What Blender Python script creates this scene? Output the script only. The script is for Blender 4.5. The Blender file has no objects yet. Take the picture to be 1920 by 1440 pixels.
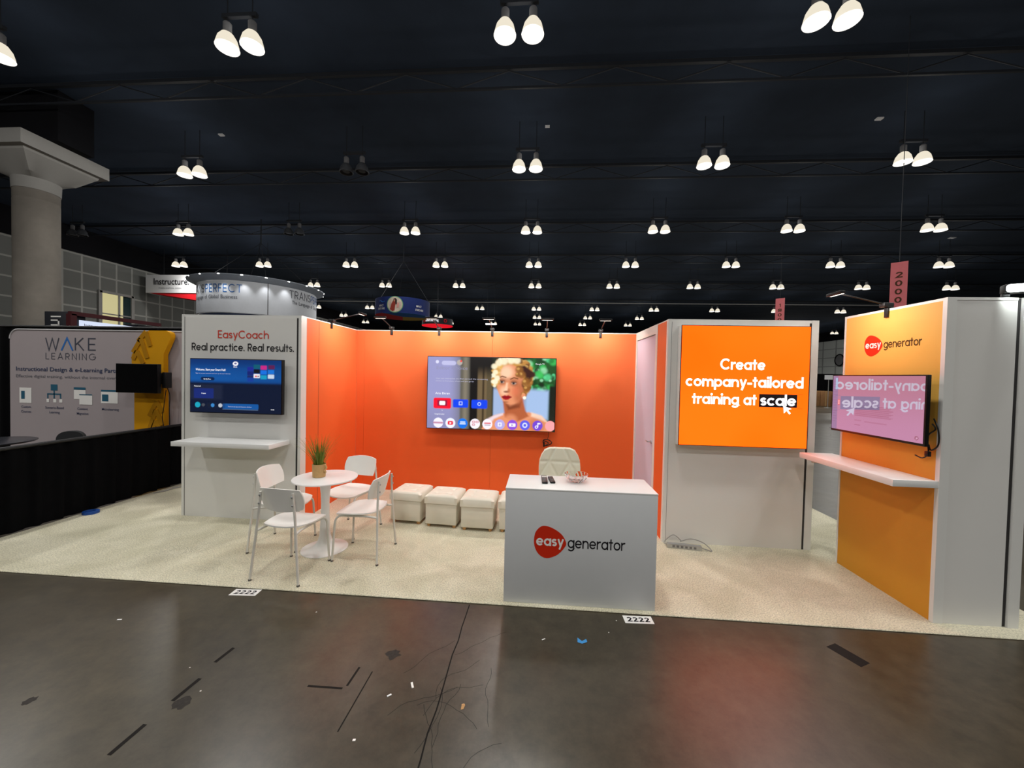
import bpy, bmesh, math, random
import numpy as np
from mathutils import Vector, Matrix
random.seed(7)
rng = np.random.default_rng(7)
S = bpy.context.scene
C = S.collection
PI = math.pi
rad = math.radians

# ------------------------------------------------------------------ camera
CAM = (0.0, 0.0, 1.7926)
def cam_axes(yaw, pitch, roll):
    y, p, r = rad(yaw), rad(pitch), rad(roll)
    f = Vector((math.sin(y)*math.cos(p), math.cos(y)*math.cos(p), math.sin(p)))
    rt = Vector((math.cos(y), -math.sin(y), 0)); up = rt.cross(f)
    return (math.cos(r)*rt + math.sin(r)*up, -math.sin(r)*rt + math.cos(r)*up, f)
cam_d = bpy.data.cameras.new('camera')
cam = bpy.data.objects.new('camera', cam_d); C.objects.link(cam)
_r, _u, _f = cam_axes(-4.2547, -1.2579, 1.2655)
M = Matrix((( _r.x, _u.x, -_f.x, CAM[0]), (_r.y, _u.y, -_f.y, CAM[1]), (_r.z, _u.z, -_f.z, CAM[2]), (0, 0, 0, 1)))
cam.matrix_world = M
cam_d.sensor_width = 36.0
cam_d.lens = 717.61/1920*36.0
cam_d.clip_start = 0.05; cam_d.clip_end = 400
S.camera = cam

# ------------------------------------------------------------------ world and exposure
W = bpy.data.worlds.new('hall_air'); S.world = W; W.use_nodes = True
bg = W.node_tree.nodes['Background']
bg.inputs['Color'].default_value = (0.6, 0.75, 1.0, 1); bg.inputs['Strength'].default_value = 0.02
S.view_settings.view_transform = 'Standard'
S.view_settings.look = 'None'
S.view_settings.gamma = 1.0
S.view_settings.use_curve_mapping = False
S.view_settings.exposure = 0.0

# light levels
LAMP_W = 530.0        # every lit twin ceiling lamp
ARM_W = 2.9           # clip-on arm lights along the booth walls
FLOOD_W = 4.0        # flood light on the tower
# share of a lamp's intensity by direction: (0 = straight up, .5 = level, 1 = straight down, share)
LAMP_SPREAD = ((0, .05), (.40, .10), (.5, .21), (.66, .21), (.80, .60), (.92, 1.0))
LAMP_COL = (1.0, 0.982, 0.945)

# ------------------------------------------------------------------ helpers
def lin(c):
    return tuple(((x/255)/12.92 if x/255 <= .04045 else ((x/255+.055)/1.055)**2.4) for x in c)

def mat(name, rgb, rough=.5, spec=.5, metal=0.0, noise=0.0, nscale=8.0, bump=0.0, bscale=60.0, coat=0.0, ior=1.45, stretch=None, trans=0.0, sheen=0.0):
    m = bpy.data.materials.new(name); m.use_nodes = True
    nt = m.node_tree; b = nt.nodes['Principled BSDF']
    base = lin(rgb)
    b.inputs['Base Color'].default_value = (*base, 1)
    b.inputs['Roughness'].default_value = rough
    b.inputs['Metallic'].default_value = metal
    b.inputs['Specular IOR Level'].default_value = spec
    b.inputs['IOR'].default_value = ior
    b.inputs['Coat Weight'].default_value = coat
    b.inputs['Transmission Weight'].default_value = trans
    b.inputs['Sheen Weight'].default_value = sheen
    tc = nt.nodes.new('ShaderNodeTexCoord')
    src = tc.outputs['Object']
    if stretch:
        mp = nt.nodes.new('ShaderNodeMapping'); mp.inputs['Scale'].default_value = stretch
        nt.links.new(src, mp.inputs['Vector']); src = mp.outputs['Vector']
    if noise > 0:
        n = nt.nodes.new('ShaderNodeTexNoise'); n.inputs['Scale'].default_value = nscale
        n.inputs['Detail'].default_value = 6; n.inputs['Roughness'].default_value = .6
        r = nt.nodes.new('ShaderNodeValToRGB')
        lo = tuple(x*(1-noise) for x in base); hi = tuple(min(1, x*(1+noise)) for x in base)
        r.color_ramp.elements[0].position = .3; r.color_ramp.elements[0].color = (*lo, 1)
        r.color_ramp.elements[1].position = .7; r.color_ramp.elements[1].color = (*hi, 1)
        nt.links.new(src, n.inputs['Vector']); nt.links.new(n.outputs['Fac'], r.inputs['Fac'])
        nt.links.new(r.outputs['Color'], b.inputs['Base Color'])
    if bump > 0:
        n2 = nt.nodes.new('ShaderNodeTexNoise'); n2.inputs['Scale'].default_value = bscale; n2.inputs['Detail'].default_value = 4
        bp = nt.nodes.new('ShaderNodeBump'); bp.inputs['Strength'].default_value = bump; bp.inputs['Distance'].default_value = .01
        nt.links.new(src, n2.inputs['Vector']); nt.links.new(n2.outputs['Fac'], bp.inputs['Height'])
        nt.links.new(bp.outputs['Normal'], b.inputs['Normal'])
    return m

def glow(name, rgb, strength, sample=True, linear=False):
    m = bpy.data.materials.new(name); m.use_nodes = True
    b = m.node_tree.nodes['Principled BSDF']
    c = rgb if linear else lin(rgb)
    b.inputs['Base Color'].default_value = (0.02, 0.02, 0.02, 1)
    b.inputs['Emission Color'].default_value = (*c, 1)
    b.inputs['Emission Strength'].default_value = strength
    b.inputs['Roughness'].default_value = .3
    if not sample: m.cycles.emission_sampling = 'NONE'
    return m

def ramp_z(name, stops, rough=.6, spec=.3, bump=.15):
    """printed cloth whose base colour runs through the given stops with height"""
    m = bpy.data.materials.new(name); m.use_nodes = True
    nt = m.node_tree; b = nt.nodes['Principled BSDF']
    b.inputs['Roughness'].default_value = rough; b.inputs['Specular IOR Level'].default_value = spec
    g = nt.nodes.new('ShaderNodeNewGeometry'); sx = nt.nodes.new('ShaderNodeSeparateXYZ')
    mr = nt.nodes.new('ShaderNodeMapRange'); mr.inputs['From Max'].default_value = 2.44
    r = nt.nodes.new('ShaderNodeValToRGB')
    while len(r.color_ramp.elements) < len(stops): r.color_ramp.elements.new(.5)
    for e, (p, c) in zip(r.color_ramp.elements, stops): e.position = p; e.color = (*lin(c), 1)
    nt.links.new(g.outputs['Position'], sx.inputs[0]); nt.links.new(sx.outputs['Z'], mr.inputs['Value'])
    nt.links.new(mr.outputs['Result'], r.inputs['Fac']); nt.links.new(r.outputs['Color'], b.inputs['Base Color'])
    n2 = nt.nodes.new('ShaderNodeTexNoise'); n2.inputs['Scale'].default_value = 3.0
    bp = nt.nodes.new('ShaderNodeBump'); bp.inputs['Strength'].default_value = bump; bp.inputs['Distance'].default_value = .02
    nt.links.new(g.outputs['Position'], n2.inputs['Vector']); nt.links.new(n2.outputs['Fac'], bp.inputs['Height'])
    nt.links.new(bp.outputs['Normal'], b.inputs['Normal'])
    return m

def attr_glow(name, strength, rough=.25, ior=1.5, sample=False):
    m = bpy.data.materials.new(name); m.use_nodes = True
    nt = m.node_tree; b = nt.nodes['Principled BSDF']
    a = nt.nodes.new('ShaderNodeVertexColor'); a.layer_name = 'Col'
    b.inputs['Base Color'].default_value = (.01, .01, .012, 1)
    b.inputs['Roughness'].default_value = rough; b.inputs['IOR'].default_value = ior
    nt.links.new(a.outputs['Color'], b.inputs['Emission Color']); b.inputs['Emission Strength'].default_value = strength
    if not sample: m.cycles.emission_sampling = 'NONE'
    return m

class MB:
    def __init__(s): s.v = []; s.f = []
    def add(s, vs, fs):
        o = len(s.v); s.v += [tuple(v) for v in vs]; s.f += [tuple(i+o for i in f) for f in fs]; return s
    def box(s, x0, x1, y0, y1, z0, z1, bev=0.0, seg=2):
        if bev <= 0:
            vs = [(x, y, z) for z in (z0, z1) for y in (y0, y1) for x in (x0, x1)]
            return s.add(vs, [(0, 2, 3, 1), (4, 5, 7, 6), (0, 1, 5, 4), (2, 6, 7, 3), (0, 4, 6, 2), (1, 3, 7, 5)])
        bm = bmesh.new(); bmesh.ops.create_cube(bm, size=1)
        for v in bm.verts:
            v.co = Vector(((x0+x1)/2+v.co.x*(x1-x0), (y0+y1)/2+v.co.y*(y1-y0), (z0+z1)/2+v.co.z*(z1-z0)))
        bmesh.ops.bevel(bm, geom=bm.edges[:], offset=bev, segments=seg, profile=.5, affect='EDGES')
        bm.verts.index_update()
        s.add([v.co[:] for v in bm.verts], [[v.index for v in f.verts] for f in bm.faces]); bm.free(); return s
    def tube(s, pts, r, n=10, closed=False, r2=None):
        P = [Vector(p) for p in pts]; N = len(P); rings = []
        t0 = (P[1]-P[0]).normalized(); a = Vector((0, 0, 1)) if abs(t0.z) < .9 else Vector((1, 0, 0))
        u = t0.cross(a).normalized()
        for i, p in enumerate(P):
            if closed: t = (P[(i+1) % N]-P[i-1]).normalized()
            else: t = (P[min(i+1, N-1)]-P[max(i-1, 0)]).normalized()
            u = (u - t*u.dot(t)).normalized(); w = t.cross(u)
            rr = r if r2 is None else r+(r2-r)*i/(N-1)
            rings.append([p+(u*math.cos(2*PI*k/n)+w*math.sin(2*PI*k/n))*rr for k in range(n)])
        vs = [v for R in rings for v in R]; fs = []
        for i in range(N if closed else N-1):
            j = (i+1) % N
            for k in range(n):
                l = (k+1) % n; fs.append((i*n+k, i*n+l, j*n+l, j*n+k))
        if not closed: fs += [tuple(range(n))[::-1], tuple((N-1)*n+k for k in range(n))]
        return s.add(vs, fs)
    def lathe(s, prof, c=(0, 0, 0), n=32, cap=True):
        vs = []; fs = []; m = len(prof)
        for (r, z) in prof:
            for k in range(n):
                a = 2*PI*k/n; vs.append((c[0]+r*math.cos(a), c[1]+r*math.sin(a), c[2]+z))
        for i in range(m-1):
            for k in range(n):
                l = (k+1) % n; fs.append((i*n+k, i*n+l, (i+1)*n+l, (i+1)*n+k))
        if cap: fs += [tuple(range(n))[::-1], tuple((m-1)*n+k for k in range(n))]
        return s.add(vs, fs)
    def prism(s, poly, o, ux, uy, d):
        """closed outline (a,b) placed at o + a*ux + b*uy, thickened by vector d"""
        o, ux, uy, d = Vector(o), Vector(ux), Vector(uy), Vector(d); n = len(poly)
        vs = [o+ux*a+uy*b for a, b in poly]+[o+ux*a+uy*b+d for a, b in poly]
        fs = [tuple(range(n))[::-1], tuple(range(n, 2*n))]+[(i, (i+1) % n, n+(i+1) % n, n+i) for i in range(n)]
        return s.add(vs, fs)
    def build(s, name, m, parent=None, smooth=True, angle=35):
        me = bpy.data.meshes.new(name); me.from_pydata([tuple(v) for v in s.v], [], s.f)
        bm = bmesh.new(); bm.from_mesh(me); bmesh.ops.recalc_face_normals(bm, faces=bm.faces); bm.to_mesh(me); bm.free()
        me.materials.append(m)
        if smooth:
            me.polygons.foreach_set('use_smooth', [True]*len(me.polygons)); me.set_sharp_from_angle(angle=rad(angle))
        me.update()
        return link(name, me, parent)

def link(name, me, parent=None):
    o = bpy.data.objects.new(name, me); C.objects.link(o)
    if parent is not None:
        o.parent = parent
    return o
def tag(o, label, cat, group=None, kind=None):
    if label: o['label'] = label
    if cat: o['category'] = cat
    if group: o['group'] = group
    if kind: o['kind'] = kind
    return o
def thing(name, label, cat, loc=(0, 0, 0), rz=0.0, group=None, rot=None):
    o = bpy.data.objects.new(name, None); C.objects.link(o); o.empty_display_size = .1
    o.location = loc; o.rotation_euler = rot if rot else (0, 0, rz)
    return tag(o, label, cat, group)
def struct(o): o['kind'] = 'structure'; return o
def dup(o, parent=None):
    c = o.copy(); C.objects.link(c)
    if parent is not None: c.parent = parent
    for ch in list(o.children): dup(ch, c)
    return c
def B(*a, **k): return MB().box(*a, **k)
def bez(p0, p1, p2, n=8):
    p0, p1, p2 = Vector(p0), Vector(p1), Vector(p2)
    return [p0*(1-t)**2+p1*2*t*(1-t)+p2*t*t for t in [i/n for i in range(n+1)]]
def catmull(pts, closed=False, n=6):
    P = [Vector(p) for p in pts]; N = len(P); out = []
    for i in range(N if closed else N-1):
        g = (lambda k: P[k % N]) if closed else (lambda k: P[max(0, min(N-1, k))])
        a, b, c, d = g(i-1), g(i), g(i+1), g(i+2)
        for k in range(n):
            t = k/n
            out.append(.5*((2*b)+(c-a)*t+(2*a-5*b+4*c-d)*t*t+(3*b-a-3*c+d)*t**3))
    if not closed: out.append(P[-1])
    return out
def rrect(x0, x1, y0, y1, r, n=6):
    pts = []
    for cx, cy, a0 in ((x1-r, y1-r, 0), (x0+r, y1-r, 90), (x0+r, y0+r, 180), (x1-r, y0+r, 270)):
        for k in range(n+1):
            a = rad(a0+90*k/n); pts.append((cx+r*math.cos(a), cy+r*math.sin(a)))
    return pts

# ------------------------------------------------------------------ lettering drawn as ribbons (round geometric letters)
def arc(cx, cy, rx, a0, a1, ry=None, n=None):
    ry = rx if ry is None else ry
    n = n or max(4, int(abs(a1-a0)/12))
    return [(cx+rx*math.cos(rad(a0+(a1-a0)*i/n)), cy+ry*math.sin(rad(a0+(a1-a0)*i/n))) for i in range(n+1)]
XH = .70
def glyph(ch, w):
    h = w/2; R = XH/2-h; c = XH/2; A = 1.02
    L = []; adv = XH
    circ = ('o', arc(c, c, R, 0, 360, n=36))
    if ch == 'o': L = [circ]
    elif ch == 'a': L = [circ, [(XH-h, 0), (XH-h, XH)]]
    elif ch == 'c': L = [arc(c, c, R, 45, 315)]; adv = XH*.93
    elif ch == 'd': L = [circ, [(XH-h, 0), (XH-h, A)]]
    elif ch == 'p': L = [circ, [(h, -.28), (h, XH)]]
    elif ch == 'g': L = [circ, [(XH-h, XH), (XH-h, .0)]+arc(c, .0, R, 0, -150, ry=.28-h)]
    elif ch == 'e': L = [arc(c, c, R, 0, 322), [(c-R, c), (c+R, c)]]
    elif ch in 'nh':
        q = .29-h/2; L = [[(h, 0), (h, A if ch == 'h' else XH)], arc(h+q, XH-h-q, q, 180, 0)+[(h+2*q, 0)]]; adv = 2*q+w
    elif ch == 'u':
        q = .29-h/2; L = [[(h, XH), (h, h+q)]+arc(h+q, h+q, q, 180, 360), [(h+2*q, XH), (h+2*q, 0)]]; adv = 2*q+w
    elif ch == 'm':
        q = .25-h/2
        L = [[(h, 0), (h, XH)], arc(h+q, XH-h-q, q, 180, 0)+[(h+2*q, 0)], arc(h+3*q, XH-h-q, q, 180, 0)+[(h+4*q, 0)]]; adv = 4*q+w
    elif ch == 'r':
        q = .27; L = [[(h, 0), (h, XH)], arc(h+q, XH-h-q, q, 180, 72)]; adv = .38+h*.4
    elif ch == 'i': L = [[(h, 0), (h, XH)], ('d', (h, XH+.2), w*.62)]; adv = w
    elif ch == 'l': L = [[(h, 0), (h, A)]]; adv = w
    elif ch == 't': L = [[(.21, 0), (.21, .93)], [(0, XH-h), (.42, XH-h)]]; adv = .42
    elif ch == 's':
        rs = (XH-w)/4; k = 1.25; cx = rs*k+h
        L = [arc(cx, XH-h-rs, rs*k, 28, 270, ry=rs)+arc(cx, h+rs, rs*k, 90, -152, ry=rs)[1:]]; adv = 2*rs*k+w
    elif ch == 'y': L = [[(h*.9, XH), (.31, .03)], [(.62-h*.9, XH), (.31-.115, -.28)]]; adv = .62
    elif ch == '.': L = [('d', (w*.62, w*.62), w*.64)]; adv = w*1.24
    elif ch == '-': L = [[(0, XH*.47), (.40, XH*.47)]]; adv = .40
    elif ch == 'C': L = [arc(.5, .5, .5-h, 44, 316)]; adv = .92
    elif ch == 'G': L = [arc(.5, .5, .5-h, 44, 360)+[(.55, .5)]]; adv = 1.0
    elif ch == 'E': L = [[(.55, 1-h), (h, 1-h), (h, h), (.55, h)], [(h, .5), (.5, .5)]]; adv = .57
    elif ch == 'F': L = [[(.52, 1-h), (h, 1-h), (h, 0)], [(h, .5), (.46, .5)]]; adv = .53
    elif ch in 'RP':
        q = .27-h/2
        L = [[(h, 0), (h, 1)], [(h, 1-h), (.33, 1-h)]+arc(.33, 1-h-q, q, 90, -90)+[(h, 1-h-2*q)]]
        if ch == 'R': L.append([(.30, 1-h-2*q), (.58, 0)])
        adv = .62
    elif ch == 'W': L = [[(h, 1), (.30, 0), (.56, .95), (.82, 0), (1.12-h, 1)]]; adv = 1.12
    elif ch == 'A': L = [[(h, 0), (.41, 1), (.82-h, 0)], [(.17, .33), (.65, .33)]]; adv = .82
    elif ch == '^': L = [[(h, 0), (.41, 1), (.82-h, 0)]]; adv = .82
    elif ch == 'K': L = [[(h, 0), (h, 1)], [(.60, 1), (h+.04, .46)], [(.2, .6), (.64, 0)]]; adv = .66
    elif ch == 'L': L = [[(h, 1), (h, h), (.5, h)]]; adv = .52
    elif ch == 'N': L = [[(h, 0), (h, 1-h*.5), (.70-h, h*.5), (.70-h, 1)]]; adv = .70
    elif ch == 'I': L = [[(h, 0), (h, 1)]]; adv = w
    elif ch == 'T': L = [[(.33, 0), (.33, 1)], [(0, 1-h), (.66, 1-h)]]; adv = .66
    elif ch == 'S':
        rs = (1-w)/4; k = 1.2; cx = rs*k+h
        L = [arc(cx, 1-h-rs, rs*k, 28, 270, ry=rs)+arc(cx, h+rs, rs*k, 90, -152, ry=rs)[1:]]; adv = 2*rs*k+w
    elif ch == '2': L = [arc(.31, .70, .31-h, 165, -38, ry=.30-h)+[(h*1.2, h), (.62, h)]]; adv = .62
    elif ch == '1': L = [[(.06, .76), (.30-h*.4, 1-h*.6), (.30-h*.4, 0)]]; adv = .40
    elif ch == '0': L = [('o', arc(.32, .5, .32-h, 0, 360, ry=.5-h, n=36))]; adv = .64
    elif ch == '8': L = [('o', arc(.3, .74, .23, 0, 360, ry=.26-h, n=28)), ('o', arc(.3, .26, .3-h, 0, 360, ry=.27-h, n=28))]; adv = .6
    elif ch == ' ': adv = .30
    return L, adv
def ribbon(P, w, closed, V, F):
    n = len(P); h = w/2; base = len(V)
    for i in range(n):
        a = P[i-1] if (closed or i > 0) else None; b = P[(i+1) % n] if (closed or i < n-1) else None
        d1 = None if a is None else (Vector(P[i])-Vector(a)); d2 = None if b is None else (Vector(b)-Vector(P[i]))
        if d1 is not None and d1.length > 1e-9: d1 = d1.normalized()
        if d2 is not None and d2.length > 1e-9: d2 = d2.normalized()
        if d1 is None: d1 = d2
        if d2 is None: d2 = d1
        n1 = Vector((-d1.y, d1.x)); n2 = Vector((-d2.y, d2.x)); m = n1+n2
        m = n1 if m.length < 1e-6 else m.normalized()
        k = h/max(.35, m.dot(n1))
        p = Vector(P[i]); V += [tuple(p+m*k), tuple(p-m*k)]
    for i in range(n if closed else n-1):
        j = (i+1) % n; F.append((base+2*i+1, base+2*j+1, base+2*j, base+2*i))
def lettering_geo(text, w, track=.10):
    V = []; F = []; x = 0.0; LY = []
    for ch in text:
        L, adv = glyph(ch, w)
        for si, st in enumerate(L):
            if isinstance(st, tuple) and st[0] == 'd':
                _, (cx, cy), r = st; b = len(V); V += [(x+a, y) for a, y in arc(cx, cy, r, 0, 345, n=23)]; F.append(tuple(range(b, b+24)))
            elif isinstance(st, tuple):
                ribbon([(x+a, y) for a, y in st[1][:-1]], w, True, V, F)
            else: ribbon([(x+a, y) for a, y in st], w, False, V, F)
            LY += [si]*(len(V)-len(LY))
        x += adv+track
    return V, F, x-track, LY
def letters(name, text, m, fn, width, height, w=.14, track=.10, parent=None, align='c'):
    """fn(x, y) -> world point; letters scaled so the line is `width` wide and a capital `height` tall"""
    V, F, L, LY = lettering_geo(text, w, track)
    ox = {'c': -L/2, 'l': 0, 'r': -L}[align]
    me = bpy.data.meshes.new(name)
    co = []
    for (x, y), ly in zip(V, LY):
        a, b = (x+ox)*width/L, y*height; q = Vector(fn(a, b))
        if ly: q += (Vector(fn(a+.01, b))-q).cross(Vector(fn(a, b+.01))-q).normalized()*.00025*ly
        co.append(tuple(q))
    me.from_pydata(co, [], F); me.materials.append(m); me.update()
    return link(name, me, parent)
def plane_fn(o, ux, uy, lift=.0015):
    o, ux, uy = Vector(o), Vector(ux), Vector(uy); nn = ux.cross(uy).normalized()*lift
    return lambda x, y: o+ux*x+uy*y+nn
def type_geo(text, bold=0.0):
    cu = bpy.data.curves.new('type', 'FONT'); cu.body = text; cu.size = 1.0; cu.offset = bold; cu.resolution_u = 3
    o = bpy.data.objects.new('type', cu); C.objects.link(o)
    dg = bpy.context.evaluated_depsgraph_get(); dg.update()
    me = bpy.data.meshes.new_from_object(o.evaluated_get(dg))
    V = [(v.co.x, v.co.y) for v in me.vertices]; F = [tuple(p.vertices) for p in me.polygons]
    bpy.data.objects.remove(o); bpy.data.curves.remove(cu); bpy.data.meshes.remove(me)
    return V, F
def types(name, lines, m, parent=None, bold=0.0):
    """small print: each line = (text, fn, width, height, align); one mesh"""
    AV = []; AF = []
    for text, fn, width, height, align in lines:
        V, F = type_geo(text, bold)
        if not V: continue
        x0 = min(v[0] for v in V); x1 = max(v[0] for v in V); L = x1-x0
        k = width/L if width else height/.72
        ox = {'c': -(x0+x1)/2, 'l': -x0, 'r': -x1}[align]
        b = len(AV); AV += [tuple(fn((x+ox)*k, y*height/.72)) for x, y in V]; AF += [tuple(i+b for i in f) for f in F]
    me = bpy.data.meshes.new(name); me.from_pydata(AV, [], AF); me.materials.append(m); me.update()
    return link(name, me, parent)

# ------------------------------------------------------------------ materials
m_white = mat('white_laminate', (238, 238, 236), .35, .5, noise=.015, nscale=3)
m_panel = mat('white_fabric_panel', (226, 225, 221), .75, .25, noise=.02, nscale=1.2, bump=.12, bscale=4)
m_frame = mat('white_aluminium_frame', (228, 228, 224), .4, .5, noise=.01)
m_seam = mat('dark_seam', (52, 50, 50), .8)
m_orange = ramp_z('orange_print_lit_top', [(0, (240, 98, 40)), (.45, (242, 104, 46)), (.75, (246, 118, 64)), (1, (246, 118, 66))])  # upper stops paler: part of the arm lights' glow is in the colour
m_yellow = ramp_z('yellow_print', [(0, (214, 152, 46)), (.42, (226, 152, 54)), (.62, (234, 180, 74)), (1, (238, 186, 98))])
m_black = mat('black_plastic', (14, 14, 16), .35, .5, noise=.1)
m_blackm = mat('black_metal', (18, 18, 20), .45, .5, noise=.1)
m_drape = mat('black_drape_cloth', (9, 9, 11), .95, .1, noise=.2, nscale=14, bump=.3, bscale=25)
m_chair = mat('white_powdercoat', (240, 239, 234), .38, .5, noise=.01)
m_tube = mat('white_metal_tube', (216, 213, 204), .4, .5, noise=.01)
m_foot = mat('grey_foot', (90, 86, 80), .7)
m_vinyl = mat('cream_vinyl', (226, 220, 204), .45, .5, noise=.02, nscale=10, bump=.06, bscale=70)
m_wood = mat('light_wood', (196, 150, 96), .5, noise=.15, nscale=20, stretch=(1, 1, 8))
m_red = mat('red_ink', (216, 44, 12), .6, .3, noise=.02)
m_redsoft = mat('coral_ink', (214, 70, 56), .6, .3, noise=.02)
m_ink = mat('black_ink', (24, 22, 28), .6, .3, noise=.05)
m_inkw = mat('white_ink', (246, 244, 240), .5, .3, noise=.01)
m_inkbrown = mat('brown_ink', (70, 42, 14), .6, .3, noise=.05)
m_quilt = mat('sage_white_vinyl', (226, 226, 206), .4, .5, noise=.02, nscale=6)
m_chrome = mat('chrome', (210, 212, 214), .15, .5, 1.0, noise=.02)
m_kraft = mat('kraft_pot', (196, 160, 108), .8, .3, noise=.06, nscale=30, bump=.1, bscale=120)
m_silver = mat('silver_metal', (196, 198, 200), .3, .5, .8, noise=.03)
m_grey = mat('grey_plastic', (120, 120, 122), .5, .4, noise=.05)
m_cable_w = mat('grey_cable', (150, 148, 144), .5, .4, noise=.05)
m_display = mat('pale_display_fabric', (172, 162, 164), .85, .2, noise=.03, nscale=1.5, bump=.1, bscale=3)
m_mustard = mat('yellow_display_fabric', (212, 150, 6), .8, .25, noise=.04, nscale=2)
m_mustard2 = mat('yellow_relief', (176, 122, 6), .8, .25, noise=.05, nscale=8)
m_navy = mat('navy_ink', (44, 58, 92), .7, noise=.05)
m_blueink = mat('blue_ink', (38, 112, 190), .6, noise=.05)
m_slate = mat('slate_ink', (66, 70, 84), .7, noise=.05)
m_greyink = mat('grey_ink', (104, 104, 112), .7, noise=.05)
m_teal = mat('teal_ink', (30, 92, 118), .7, noise=.05)
m_conc = mat('concrete_column', (128, 122, 114), .85, .25, noise=.14, nscale=1.4, bump=.2, bscale=9)
m_capital = mat('painted_concrete', (158, 156, 152), .8, .25, noise=.03, nscale=2)
m_tape = mat('tape_residue', (26, 23, 21), .75, .2, noise=.25, nscale=40)
m_card = mat('cardboard', (168, 124, 84), .8, .2, noise=.08)
m_pink = mat('pink_banner', (206, 112, 116), .7, .2, noise=.03)
m_signwhite = mat('sign_white', (236, 236, 238), .6, .3, noise=.01)
m_signred = mat('sign_red', (206, 24, 36), .6, .3, noise=.03)
m_darkbooth = mat('navy_black_panel', (16, 18, 28), .5, .4, noise=.1)
m_maroon = mat('maroon_trim', (70, 14, 22), .5, .4, noise=.1)

# floor: worn polished concrete
def floor_mat():
    m = bpy.data.materials.new('polished_concrete'); m.use_nodes = True
    nt = m.node_tree; b = nt.nodes['Principled BSDF']; N = nt.nodes.new; Lk = nt.links.new
    g = N('ShaderNodeNewGeometry')
    n1 = N('ShaderNodeTexNoise'); n1.inputs['Scale'].default_value = .9; n1.inputs['Detail'].default_value = 8; n1.inputs['Roughness'].default_value = .62
    n2 = N('ShaderNodeTexNoise'); n2.inputs['Scale'].default_value = 9; n2.inputs['Detail'].default_value = 12; n2.inputs['Roughness'].default_value = .78
    n3 = N('ShaderNodeTexNoise'); n3.inputs['Scale'].default_value = 2.2; n3.inputs['Detail'].default_value = 5; n3.inputs['Distortion'].default_value = .2
    for n in (n1, n2, n3): Lk(g.outputs['Position'], n.inputs['Vector'])
    r = N('ShaderNodeValToRGB'); e = r.color_ramp.elements
    e[0].position = .3; e[0].color = (*lin((64, 58, 46)), 1); e[1].position = .72; e[1].color = (*lin((80, 72, 57)), 1)
    e2 = r.color_ramp.elements.new(.5); e2.color = (*lin((70, 63, 50)), 1)
    Lk(n1.outputs['Fac'], r.inputs['Fac'])
    r2 = N('ShaderNodeValToRGB'); r2.color_ramp.elements[0].position = .32; r2.color_ramp.elements[0].color = (.45, .45, .45, 1)
    r2.color_ramp.elements[1].position = .62; r2.color_ramp.elements[1].color = (1.14, 1.14, 1.14, 1)
    Lk(n2.outputs['Fac'], r2.inputs['Fac'])
    mx = N('ShaderNodeMix'); mx.data_type = 'RGBA'; mx.blend_type = 'MULTIPLY'; mx.inputs['Factor'].default_value = .8
    Lk(r.outputs['Color'], mx.inputs['A']); Lk(r2.outputs['Color'], mx.inputs['B']); Lk(mx.outputs['Result'], b.inputs['Base Color'])
    # hairline cracks
    mr = N('ShaderNodeMapRange'); mr.inputs['From Min'].default_value = .0; mr.inputs['From Max'].default_value = 1.0
    mr.inputs['To Min'].default_value = .24; mr.inputs['To Max'].default_value = .36
    Lk(n3.outputs['Fac'], mr.inputs['Value']); Lk(mr.outputs['Result'], b.inputs['Roughness'])
    bp = N('ShaderNodeBump'); bp.inputs['Strength'].default_value = .06; bp.inputs['Distance'].default_value = .004
    Lk(n2.outputs['Fac'], bp.inputs['Height']); Lk(bp.outputs['Normal'], b.inputs['Normal'])
    b.inputs['Specular IOR Level'].default_value = .5; b.inputs['IOR'].default_value = 1.55
    return m
m_floor = floor_mat()
def carpet_mat():
    m = bpy.data.materials.new('beige_carpet_pile'); m.use_nodes = True
    nt = m.node_tree; b = nt.nodes['Principled BSDF']; N = nt.nodes.new; Lk = nt.links.new
    g = N('ShaderNodeNewGeometry')
    n1 = N('ShaderNodeTexNoise'); n1.inputs['Scale'].default_value = 2.6; n1.inputs['Detail'].default_value = 5; n1.inputs['Distortion'].default_value = .8
    n2 = N('ShaderNodeTexNoise'); n2.inputs['Scale'].default_value = 95; n2.inputs['Detail'].default_value = 4
    for n in (n1, n2): Lk(g.outputs['Position'], n.inputs['Vector'])
    r = N('ShaderNodeValToRGB'); e = r.color_ramp.elements
    e[0].position = .35; e[0].color = (*lin((202, 196, 170)), 1); e[1].position = .65; e[1].color = (*lin((220, 214, 190)), 1)
    Lk(n1.outputs['Fac'], r.inputs['Fac'])
    r2 = N('ShaderNodeValToRGB'); r2.color_ramp.elements[0].position = .3; r2.color_ramp.elements[0].color = (.52, .52, .52, 1)
    r2.color_ramp.elements[1].position = .6; r2.color_ramp.elements[1].color = (1.12, 1.12, 1.12, 1)
    Lk(n2.outputs['Fac'], r2.inputs['Fac'])
    mx = N('ShaderNodeMix'); mx.data_type = 'RGBA'; mx.blend_type = 'MULTIPLY'; mx.inputs['Factor'].default_value = .8
    Lk(r.outputs['Color'], mx.inputs['A']); Lk(r2.outputs['Color'], mx.inputs['B']); Lk(mx.outputs['Result'], b.inputs['Base Color'])
    bp = N('ShaderNodeBump'); bp.inputs['Strength'].default_value = .5; bp.inputs['Distance'].default_value = .01
    Lk(n2.outputs['Fac'], bp.inputs['Height']); Lk(bp.outputs['Normal'], b.inputs['Normal'])
    b.inputs['Roughness'].default_value = .95; b.inputs['Specular IOR Level'].default_value = .1
    b.inputs['Sheen Weight'].default_value = .1
    return m
m_carpet = carpet_mat()
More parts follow.
